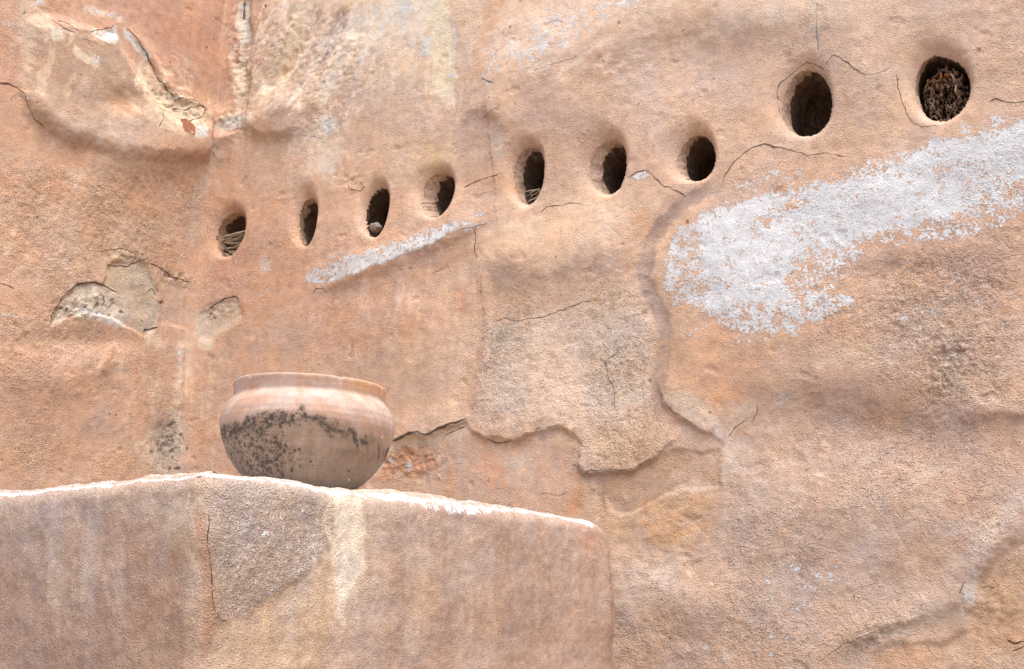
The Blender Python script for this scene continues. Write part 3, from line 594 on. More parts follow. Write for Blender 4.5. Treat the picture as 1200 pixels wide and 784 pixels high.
  (('P',[(2.6949,1.4122),(2.7034,1.4571),(2.794,1.4822),(2.8829,1.4607),(2.9012,1.4177)],0.0138),(0.4794,0.3059,0.1909),0.793),
  (('B',3.0556,1.4419,(15.689,-1.689,1.055,-44.957),0),(0.3716,0.3169,0.2426),0.732),
  (('B',2.5755,1.7364,(2.094,-0.17,-0.071,-3.641),0),(0.4655,0.3578,0.2831),0.488),
  (('B',2.975,1.9454,(4.873,-0.417,-0.345,-6.714),0),(0.3991,0.2879,0.2213),0.427),
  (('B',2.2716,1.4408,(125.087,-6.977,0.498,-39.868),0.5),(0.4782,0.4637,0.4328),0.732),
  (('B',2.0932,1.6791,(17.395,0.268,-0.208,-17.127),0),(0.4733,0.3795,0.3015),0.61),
  (('B',1.9881,1.5737,(8.398,-0.36,0.017,-5.039),0),(0.5238,0.4082,0.3135),0.915),  # wall painted lighter beside the pillar, standing in for shading at its edge
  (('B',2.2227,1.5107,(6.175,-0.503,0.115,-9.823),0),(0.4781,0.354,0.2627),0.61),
  (('S',0.4555,3.9558,(2.998,0.232,-0.543,-2.502),0.95,40,13,0.1,0.5,201),(0.6141,0.5408,0.4403),0.793),
  (('S',0.6657,3.9029,(2.665,0.167,-0.858,-3.049),0.823,34,11,0.15,0.5,202),(0.3842,0.2949,0.2402),0.244),
  (('S',0.396,3.9632,(3.557,0.211,-0.708,-2.995),1.021,46,16,0.15,0.5,203),(0.5669,0.4374,0.3065),0.366),
  (('S',0.8959,3.9168,(3.288,0.23,-1.117,-4.067),1.35,40,6,0.0,0.4,204),(0.5802,0.5182,0.4282),0.732),
  (('S',0.1691,3.9065,(12.315,1.469,-1.027,-3.329),1.665,50,8,-0.1,0.3,205),(0.5407,0.4557,0.3532),0.854),
  (('S',-0.3288,3.6978,(4.643,-3.112,-1.389,-5.422),-0.248,50,14,0.0,0.3,206),(0.5373,0.4361,0.3114),0.732),
  (('S',0.649,3.4277,(7.51,0.398,-1.309,-6.455),-0.935,44,8,0.0,0.35,207),(0.5297,0.4457,0.3514),0.732),
  (('S',1.2078,3.7613,(8.352,0.159,-1.089,-4.354),1.553,46,6,0.0,0.35,208),(0.603,0.5396,0.4019),0.732),
  (('S',-0.8965,3.6122,(6.85,0.993,2.255,-4.706),1.54,40,10,0.1,0.4,209),(0.5445,0.4181,0.3093),0.61),
  (('S',-0.1608,3.9804,(3.617,0.496,1.843,-3.99),1.597,30,8,0.1,0.45,210),(0.3976,0.2262,0.152),0.549),
  (('S',1.7331,3.6309,(3.135,0.045,-1.785,-6.796),0.217,50,12,0.05,0.4,211),(0.6074,0.4985,0.3894),0.61),
  (('S',1.689,2.9059,(2.413,0.111,-1.036,-5.872),0.099,40,9,0.1,0.45,212),(0.5543,0.4184,0.3036),0.549),
  (('S',0.9896,2.6395,(2.247,0.08,-0.624,-4.876),1.496,34,7,0.1,0.45,213),(0.4966,0.3548,0.258),0.488),
  (('S',0.9818,2.7452,(2.482,0.203,-0.787,-5.673),1.465,30,6,0.15,0.5,214),(0.3582,0.2307,0.1591),0.488),
  (('S',-0.09,2.4107,(3.69,0.623,0.398,-3.495),1.681,40,7,0.1,0.45,215),(0.5125,0.3984,0.2873),0.549),
  (('S',1.3961,2.0743,(2.6,0.023,-0.469,-8.174),1.38,36,10,0.05,0.4,216),(0.5065,0.2996,0.1781),0.549),
  (('S',1.3961,2.0743,(2.6,0.023,-0.469,-8.174),1.48,40,12,0.1,0.45,217),(0.4109,0.3111,0.2434),0.61),
  (('S',2.6361,1.8598,(1.821,-0.123,-0.135,-3.574),0.484,24,8,0.1,0.5,218),(0.4734,0.3796,0.3078),0.488),
  (('S',2.6812,1.8083,(1.854,-0.144,-0.093,-3.077),0.65,20,8,0.15,0.5,219),(0.3603,0.244,0.1781),0.427),
  (('S',2.1255,1.8527,(5.782,-0.238,-0.366,-10.545),0.046,50,14,0.0,0.4,220),(0.398,0.232,0.1239),0.61),
  (('S',3.0341,1.543,(11.584,-1.203,0.059,-7.321),1.307,36,10,0.05,0.4,221),(0.3747,0.2376,0.1449),0.61),
  (('S',-0.6926,2.9357,(2.105,0.332,1.146,-3.671),1.171,26,8,0.1,0.45,222),(0.4977,0.363,0.2536),0.488),
  (('S',-0.4406,2.3538,(1.686,0.313,0.621,-3.747),0.447,22,8,0.15,0.5,223),(0.4049,0.2736,0.1975),0.427),
  (('S',2.3663,3.3721,(1.877,-0.061,-0.989,-4.948),-0.08,22,7,0.1,0.5,224),(0.4994,0.3719,0.2833),0.427),
  (('S',2.7625,2.8781,(2.369,-0.174,-1.639,-8.515),0.1,26,8,0.1,0.5,225),(0.5167,0.3639,0.2544),0.427),
  (('B',-0.0685,2.2508,(208.677,38.44,27.457,-258.1),0.4),(0.0872,0.0669,0.0496),0.854),
  (('B',-0.05,2.2512,(112.428,15.193,10.635,-133.698),0.4),(0.0872,0.0669,0.0496),0.854),
  (('B',-0.0636,2.2213,(194.69,17.699,17.699,-225.664),0.4),(0.0872,0.0669,0.0496),0.854),
  (('B',-0.1199,2.3059,(157.831,46.54,16.188,-123.432),0.4),(0.0872,0.0669,0.0496),0.854),
  (('B',-0.025,2.1674,(212.058,16.632,8.316,-195.426),0.4),(0.0872,0.0669,0.0496),0.854),
  (('B',-0.1526,2.1919,(83.351,5.412,16.237,-128.816),0.4),(0.0872,0.0669,0.0496),0.854),
  (('B',-0.0518,2.2074,(134.539,8.822,11.028,-163.211),0.4),(0.0872,0.0669,0.0496),0.854),
  (('B',-0.0939,2.2942,(130.944,34.459,31.013,-254.997),0.4),(0.0872,0.0669,0.0496),0.854),
  (('B',0.0125,2.2221,(175.743,17.357,-2.17,-123.671),0.4),(0.0872,0.0669,0.0496),0.854),
  (('B',-0.1043,2.2095,(91.092,5.915,14.196,-128.948),0.4),(0.0872,0.0669,0.0496),0.854),
  (('B',-0.1172,2.2023,(118.392,5.507,27.533,-231.278),0.4),(0.0872,0.0669,0.0496),0.854),
  (('B',-0.0763,2.2693,(111.111,24.691,27.778,-271.605),0.4),(0.0872,0.0669,0.0496),0.854),
  (('B',-0.015,2.2792,(144.509,14.451,4.817,-166.185),0.4),(0.0872,0.0669,0.0496),0.854),
  (('B',-0.0544,2.2633,(104.993,16.332,18.665,-219.319),0.4),(0.0872,0.0669,0.0496),0.854),
  (('B',-0.0919,2.198,(160.606,6.061,21.212,-187.879),0.4),(0.0872,0.0669,0.0496),0.854),
  (('B',-0.0481,2.1775,(177.778,11.111,11.111,-155.556),0.4),(0.0872,0.0669,0.0496),0.854),
  (('B',-0.0666,2.3219,(177.456,39.99,14.996,-137.466),0.4),(0.0872,0.0669,0.0496),0.854),
  (('B',-0.077,2.2032,(187.32,14.409,18.012,-190.922),0.4),(0.0872,0.0669,0.0496),0.854),
  (('B',-0.0622,2.3264,(112.554,23.088,12.987,-125.541),0.4),(0.0872,0.0669,0.0496),0.854),
  (('B',-0.0165,2.1348,(126.313,10.653,3.044,-120.225),0.4),(0.0872,0.0669,0.0496),0.854),
  (('B',-0.024,2.1322,(120.087,10.917,6.55,-181.223),0.4),(0.0872,0.0669,0.0496),0.854),
  (('B',-0.0579,2.1349,(122.89,6.554,11.47,-132.722),0.4),(0.0872,0.0669,0.0496),0.854),
  (('B',-0.0767,2.2398,(213.946,31.696,19.81,-182.25),0.4),(0.0872,0.0669,0.0496),0.854),
  (('B',-0.0327,2.1326,(171.92,9.551,14.327,-276.982),0.4),(0.0872,0.0669,0.0496),0.854),
  (('B',-0.0373,2.1703,(171.689,14.015,10.512,-203.224),0.4),(0.0872,0.0669,0.0496),0.854),
  (('B',-0.0754,2.3134,(93.793,20.464,20.464,-177.353),0.4),(0.0872,0.0669,0.0496),0.854),
  (('B',-0.0659,4.0819,(195.178,28.703,126.292,-275.545),0.4),(0.1355,0.0789,0.049),0.854),
  (('B',2.2498,3.3063,(397.49,-10.46,-62.762,-261.506),0.4),(0.1355,0.0789,0.049),0.854),
  (('B',0.4361,1.357,(262.763,15.015,7.508,-285.285),0.4),(0.1355,0.0789,0.049),0.854),
  (('B',2.5539,2.6196,(203.145,-6.553,-45.872,-321.101),0.4),(0.1355,0.0789,0.049),0.854),
  (('B',0.2726,2.9476,(252.366,18.927,-31.546,-252.366),0.4),(0.1355,0.0789,0.049),0.854),
  (('B',0.4129,1.6252,(144.928,12.422,0.0,-285.714),0.4),(0.1355,0.0789,0.049),0.854),
  (('B',-0.886,3.1415,(263.672,39.062,126.953,-351.563),0.4),(0.1355,0.0789,0.049),0.854),
  (('B',0.3207,1.6755,(244.399,20.367,-10.183,-417.515),0.4),(0.1355,0.0789,0.049),0.854),
  (('B',2.9885,2.2368,(241.187,-27.829,-37.106,-380.334),0.4),(0.1355,0.0789,0.049),0.854),
  (('B',2.8945,2.0705,(268.231,-25.147,-25.147,-310.142),0.4),(0.1355,0.0789,0.049),0.854),
  (('B',1.5269,3.6187,(265.797,10.03,-50.15,-190.572),0.4),(0.1355,0.0789,0.049),0.854),
  (('B',2.8473,1.5536,(384.615,-39.788,0.0,-344.828),0.4),(0.1355,0.0789,0.049),0.854),
  (('B',2.5954,2.1157,(243.112,-16.207,-16.207,-332.253),0.4),(0.1355,0.0789,0.049),0.854),
  (('B',2.1184,2.0524,(322.074,-7.855,-15.711,-243.519),0.4),(0.1355,0.0789,0.049),0.854),
  (('B',3.1703,3.2619,(225.685,-26.867,-59.108,-231.059),0.4),(0.1355,0.0789,0.049),0.854),
  (('B',2.2299,3.5867,(188.679,-15.723,-94.34,-408.805),0.4),(0.1355,0.0789,0.049),0.854),
  (('B',3.0785,2.0307,(523.691,-49.875,-24.938,-473.815),0.4),(0.1355,0.0789,0.049),0.854),
  (('B',2.0568,2.3197,(226.77,-11.062,-11.062,-243.363),0.4),(0.1355,0.0789,0.049),0.854),
  (('B',-0.0084,4.2962,(60.341,12.484,97.794,-324.594),0.4),(0.1355,0.0789,0.049),0.854),
  (('B',2.926,3.225,(253.906,-19.531,-32.552,-253.906),0.4),(0.1355,0.0789,0.049),0.854),
  (('B',2.8491,2.2801,(247.748,-22.523,-45.045,-450.45),0.4),(0.1355,0.0789,0.049),0.854),
  (('B',2.2124,2.8598,(191.499,-4.671,-42.036,-242.877),0.4),(0.1355,0.0789,0.049),0.854),
  (('B',1.4219,2.4838,(277.778,0.0,-84.541,-434.783),0.4),(0.1355,0.0789,0.049),0.854),
  (('B',1.9134,2.5225,(187.97,-5.371,-37.594,-284.64),0.4),(0.1355,0.0789,0.049),0.854),
  (('B',-0.338,3.0304,(138.445,21.299,74.547,-244.941),0.4),(0.1355,0.0789,0.049),0.854),
  (('B',-0.7482,1.7395,(180.921,24.671,16.447,-452.303),0.4),(0.1355,0.0789,0.049),0.854),
  (('B',1.7322,2.8032,(187.735,-6.258,-50.063,-331.665),0.4),(0.1355,0.0789,0.049),0.854),
  (('B',0.2451,2.7271,(121.951,12.195,-40.65,-337.398),0.4),(0.1355,0.0789,0.049),0.854),
  (('B',-0.3596,2.31,(137.393,22.28,40.847,-263.646),0.4),(0.1355,0.0789,0.049),0.854),
  (('B',1.2684,1.6952,(181.969,8.271,-8.271,-454.921),0.4),(0.1355,0.0789,0.049),0.854),
  (('B',2.925,3.0397,(365.169,-28.09,-46.816,-252.809),0.4),(0.1355,0.0789,0.049),0.854),
  (('B',1.2167,1.8354,(294.324,7.008,-7.008,-238.262),0.4),(0.1355,0.0789,0.049),0.854),
  (('B',-0.2339,3.7091,(167.598,558.659,111.732,-460.894),0.4),(0.1355,0.0789,0.049),0.854),
  (('B',1.6986,1.5897,(212.766,0.0,0.0,-526.316),0.4),(0.1355,0.0789,0.049),0.854),
  (('B',0.6745,2.5153,(182.724,8.306,-24.917,-228.405),0.4),(0.1355,0.0789,0.049),0.854),
  (('B',1.4773,3.6849,(242.184,13.21,-57.244,-184.941),0.4),(0.1355,0.0789,0.049),0.854),
  (('B',0.9208,1.9217,(145.26,7.645,-11.468,-263.761),0.4),(0.1355,0.0789,0.049),0.854),
  (('B',2.2052,2.2129,(311.526,-15.576,-15.576,-249.221),0.4),(0.1355,0.0789,0.049),0.854),
  (('B',1.4066,1.5729,(270.27,6.757,0.0,-250.0),0.4),(0.1355,0.0789,0.049),0.854),
  (('B',2.5618,2.1791,(309.735,-29.499,-44.248,-471.976),0.4),(0.1355,0.0789,0.049),0.854),
  (('B',2.5512,2.7279,(246.914,-20.576,-61.728,-411.523),0.4),(0.1355,0.0789,0.049),0.854),
  (('B',-0.7244,3.5048,(151.515,21.645,151.515,-335.498),0.4),(0.1355,0.0789,0.049),0.854),
  (('B',2.9522,2.6409,(299.539,-23.041,-57.604,-380.184),0.4),(0.1355,0.0789,0.049),0.854),
  (('B',2.0466,3.497,(284.332,-12.099,-24.198,-211.736),0.4),(0.1355,0.0789,0.049),0.854),
  (('B',-0.0043,2.2648,(238.095,21.008,0.0,-294.118),0.4),(0.1355,0.0789,0.049),0.854),
  (('B',-1.016,3.7122,(151.934,27.624,110.497,-207.182),0.4),(0.1355,0.0789,0.049),0.854),
  (('B',2.5826,1.779,(226.782,-21.598,-10.799,-475.162),0.4),(0.1355,0.0789,0.049),0.854),
  (('B',1.8733,2.512,(226.105,-10.277,-25.694,-226.105),0.4),(0.1355,0.0789,0.049),0.854),
  (('B',2.4354,1.4657,(416.667,-27.778,0.0,-333.333),0.4),(0.1355,0.0789,0.049),0.854),
  (('B',2.1869,1.9201,(249.326,-13.477,-13.477,-269.542),0.4),(0.1355,0.0789,0.049),0.854),
  (('B',0.687,1.5307,(208.099,11.249,5.624,-269.966),0.4),(0.1355,0.0789,0.049),0.854),
  (('B',2.8756,1.9719,(383.275,-17.422,-34.843,-452.962),0.4),(0.1355,0.0789,0.049),0.854),
  (('B',0.7601,2.2882,(135.517,5.647,-14.116,-208.922),0.4),(0.1355,0.0789,0.049),0.854),
  (('B',1.0928,2.8563,(159.442,4.983,-44.843,-313.901),0.4),(0.1355,0.0789,0.049),0.854),
  (('B',1.1172,3.9785,(252.747,10.989,-54.945,-219.78),0.4),(0.1355,0.0789,0.049),0.854),
  (('B',2.2611,2.1969,(301.692,-14.717,-22.075,-242.826),0.4),(0.1355,0.0789,0.049),0.854),
  (('B',2.051,3.3296,(368.732,-7.375,-44.248,-199.115),0.4),(0.1355,0.0789,0.049),0.854),
  (('B',3.08,1.5632,(333.333,-45.455,0.0,-454.545),0.4),(0.1355,0.0789,0.049),0.854),
  (('B',-0.6219,3.2305,(245.303,52.192,67.85,-198.33),0.4),(0.1355,0.0789,0.049),0.854),
  (('B',2.8525,1.8278,(475.113,-22.624,-22.624,-475.113),0.4),(0.1355,0.0789,0.049),0.854),
  (('B',0.6725,1.4821,(262.652,19.218,6.406,-243.434),0.4),(0.1355,0.0789,0.049),0.854),
  (('B',2.2241,2.3511,(191.458,-7.364,-44.183,-382.916),0.4),(0.1355,0.0789,0.049),0.854),
  (('B',1.6558,3.4086,(319.693,-12.788,-89.514,-396.419),0.4),(0.1355,0.0789,0.049),0.854),
  (('B',0.6404,3.7572,(245.017,4.153,-45.681,-170.266),0.4),(0.1355,0.0789,0.049),0.854),
  (('B',0.6148,1.6224,(163.934,12.295,0.0,-250.0),0.4),(0.1355,0.0789,0.049),0.854),
  (('B',2.1007,1.4915,(213.178,-19.38,6.46,-303.618),0.4),(0.1355,0.0789,0.049),0.854),
  (('B',1.7697,2.056,(238.095,0.0,-7.003,-294.118),0.4),(0.1355,0.0789,0.049),0.854),
  (('B',1.5635,3.4372,(172.414,0.0,-53.05,-256.41),0.4),(0.1355,0.0789,0.049),0.854),
  (('B',-0.7872,3.4081,(147.059,0.0,142.602,-303.03),0.4),(0.1355,0.0789,0.049),0.854),
  (('B',1.0663,2.1258,(159.067,5.302,-21.209,-334.04),0.4),(0.1355,0.0789,0.049),0.854),
  (('B',1.033,2.8029,(306.748,30.675,-24.54,-202.454),0.4),(0.1355,0.0789,0.049),0.854),
  (('B',-0.668,1.4622,(304.636,52.98,-13.245,-437.086),0.4),(0.1355,0.0789,0.049),0.854),
  (('B',2.7196,1.7444,(398.293,-42.674,-14.225,-355.619),0.4),(0.1355,0.0789,0.049),0.854),
  (('B',1.4384,2.0163,(294.118,0.0,-14.347,-243.902),0.4),(0.1355,0.0789,0.049),0.854),
  (('B',3.1442,1.9514,(268.611,-30.698,-15.349,-283.96),0.4),(0.1355,0.0789,0.049),0.854),
  (('B',1.0315,1.7225,(164.011,4.686,-4.686,-285.848),0.4),(0.1355,0.0789,0.049),0.854),
  (('B',-0.3968,2.3089,(137.411,22.163,48.759,-314.716),0.4),(0.1355,0.0789,0.049),0.854),
  (('B',2.0818,1.6044,(250.0,-13.158,0.0,-526.316),0.4),(0.1355,0.0789,0.049),0.854),
  (('B',2.0747,3.0695,(191.364,-4.907,-49.068,-255.152),0.4),(0.1355,0.0789,0.049),0.854),
  (('B',0.7041,1.6089,(175.538,5.663,-5.663,-322.763),0.4),(0.1355,0.0789,0.049),0.854),
  (('B',2.6665,1.6146,(243.902,-21.521,0.0,-294.118),0.4),(0.1355,0.0789,0.049),0.854),
  (('B',2.1301,2.0237,(243.519,-7.855,-15.711,-322.074),0.4),(0.1355,0.0789,0.049),0.854),
  (('B',3.1947,2.6429,(521.327,-47.393,-31.596,-300.158),0.4),(0.1355,0.0789,0.049),0.854),
  (('B',1.5306,2.4258,(207.561,-7.413,-37.064,-355.819),0.4),(0.1355,0.0789,0.049),0.854),
  (('B',-0.1065,4.0232,(112.161,17.71,76.741,-163.322),0.4),(0.1355,0.0789,0.049),0.854),
  (('B',2.3234,3.3785,(180.769,-3.846,-57.692,-211.538),0.4),(0.1355,0.0789,0.049),0.854),
  (('B',1.5816,3.8838,(162.315,3.529,-63.514,-218.772),0.4),(0.1355,0.0789,0.049),0.854),
  (('B',2.0635,3.6891,(208.333,0.0,-91.667,-400.0),0.4),(0.1355,0.0789,0.049),0.854),
  (('B',1.4556,3.4878,(216.025,11.783,-51.06,-184.603),0.4),(0.1355,0.0789,0.049),0.854),
  (('B',2.4186,1.7659,(343.915,-26.455,-13.228,-383.598),0.4),(0.1355,0.0789,0.049),0.854),
  (('B',1.9951,3.6616,(247.525,-9.901,-49.505,-198.02),0.4),(0.1355,0.0789,0.049),0.854),
  (('B',2.4298,1.6722,(357.143,-22.321,0.0,-312.5),0.4),(0.1355,0.0789,0.049),0.854),
  (('B',2.5578,1.987,(311.653,-13.55,-27.1,-433.604),0.4),(0.1355,0.0789,0.049),0.854),
  (('B',-0.6994,1.628,(166.667,25.641,0.0,-384.615),0.4),(0.1355,0.0789,0.049),0.854),
  (('B',2.4954,2.6332,(254.735,-13.063,-32.658,-254.735),0.4),(0.1355,0.0789,0.049),0.854),
  (('B',0.7325,2.308,(233.415,12.285,-18.428,-264.128),0.4),(0.1355,0.0789,0.049),0.854),
  (('B',-0.8889,3.1163,(248.894,38.717,77.434,-210.177),0.4),(0.1355,0.0789,0.049),0.854),
  (('B',-0.2136,1.9636,(254.582,35.642,10.183,-198.574),0.4),(0.1355,0.0789,0.049),0.854),
  (('B',-0.3035,3.8614,(200.291,25.492,83.758,-171.158),0.4),(0.1355,0.0789,0.049),0.854),
  (('B',2.1567,1.6178,(277.778,-13.889,0.0,-500.0),0.4),(0.1355,0.0789,0.049),0.854),
  (('B',0.8092,2.7443,(131.119,8.741,-48.077,-336.538),0.4),(0.1355,0.0789,0.049),0.854),
  (('B',0.381,1.7427,(256.41,21.368,0.0,-208.333),0.4),(0.1355,0.0789,0.049),0.854),
  (('B',0.6001,2.4618,(162.232,9.734,-19.468,-201.168),0.4),(0.1355,0.0789,0.049),0.854),
  (('B',-0.46,1.7268,(262.097,40.323,6.72,-255.376),0.4),(0.1355,0.0789,0.049),0.854),
  (('B',-0.7055,1.9064,(283.224,43.573,21.786,-381.264),0.4),(0.1355,0.0789,0.049),0.854),
  (('B',-0.8446,2.9729,(236.895,40.323,65.524,-201.613),0.4),(0.1355,0.0789,0.049),0.854),
  (('B',1.9748,2.8121,(192.308,0.0,-35.613,-370.37),0.4),(0.1355,0.0789,0.049),0.854),
  (('B',0.2539,1.4561,(131.406,13.141,3.285,-249.671),0.4),(0.1355,0.0789,0.049),0.854),
  (('B',3.2374,3.2832,(243.243,-27.027,-67.568,-270.27),0.4),(0.1355,0.0789,0.049),0.854),
  (('B',2.1544,1.7154,(400.0,0.0,-17.391,-434.783),0.4),(0.1355,0.0789,0.049),0.854),
  (('B',-0.2891,2.7134,(159.798,29.437,58.873,-252.313),0.4),(0.1355,0.0789,0.049),0.854),
  (('B',0.9422,1.978,(269.75,19.268,6.423,-237.636),0.4),(0.1355,0.0789,0.049),0.854),
  (('B',-0.9212,3.3908,(380.952,68.027,95.238,-340.136),0.4),(0.1355,0.0789,0.049),0.854),
  (('B',1.8544,3.2701,(219.702,-14.174,-56.697,-318.923),0.4),(0.1355,0.0789,0.049),0.854),
  (('B',0.9418,2.0678,(177.866,-19.763,-13.175,-368.906),0.4),(0.1355,0.0789,0.049),0.854),
  (('B',0.9039,1.4066,(262.843,11.947,11.947,-454.002),0.4),(0.1355,0.0789,0.049),0.854),
  (('B',0.0964,1.7942,(149.481,15.253,-3.051,-204.393),0.4),(0.1355,0.0789,0.049),0.854),
  (('B',1.5319,3.7744,(242.165,14.245,-56.98,-199.43),0.4),(0.1355,0.0789,0.049),0.854),
  (('B',1.0359,3.6126,(208.333,0.0,-52.083,-250.0),0.4),(0.1355,0.0789,0.049),0.854),
  (('B',0.8861,2.759,(252.427,19.417,-48.544,-388.35),0.4),(0.1355,0.0789,0.049),0.854),
  (('B',-0.6861,2.6696,(122.195,31.104,42.213,-171.073),0.4),(0.1018,0.0707,0.0486),0.976),
  (('B',-0.5764,2.6864,(123.984,4.065,40.65,-162.602),0.4),(0.1018,0.0707,0.0486),0.976),
  (('B',-0.523,2.7204,(117.44,17.616,41.104,-160.501),0.4),(0.1018,0.0707,0.0486),0.976),
  (('B',-0.628,2.7141,(126.582,0.0,40.833,-161.29),0.4),(0.1018,0.0707,0.0486),0.976),
  (('B',-0.6654,2.6711,(164.474,10.965,32.895,-164.474),0.4),(0.1018,0.0707,0.0486),0.976),
  (('B',-0.4548,2.6959,(109.325,-16.077,38.585,-152.733),0.4),(0.1018,0.0707,0.0486),0.976),
  (('B',-0.3963,2.7208,(120.183,7.631,36.246,-156.429),0.4),(0.1018,0.0707,0.0486),0.976),
  (('B',-0.4447,2.7652,(116.613,15.293,40.145,-158.669),0.4),(0.1018,0.0707,0.0486),0.976),
  (('B',-0.1975,2.8127,(76.8,4.585,42.412,-146.722),0.4),(0.1018,0.0707,0.0486),0.976),
  (('B',0.0706,2.8027,(106.051,9.357,-12.477,-148.16),0.4),(0.1018,0.0707,0.0486),0.976),
  (('B',0.0912,2.7818,(106.285,10.783,-13.863,-146.334),0.4),(0.1018,0.0707,0.0486),0.976),
  (('B',-0.2578,2.6825,(108.052,19.17,34.855,-155.106),0.4),(0.1018,0.0707,0.0486),0.976),
]
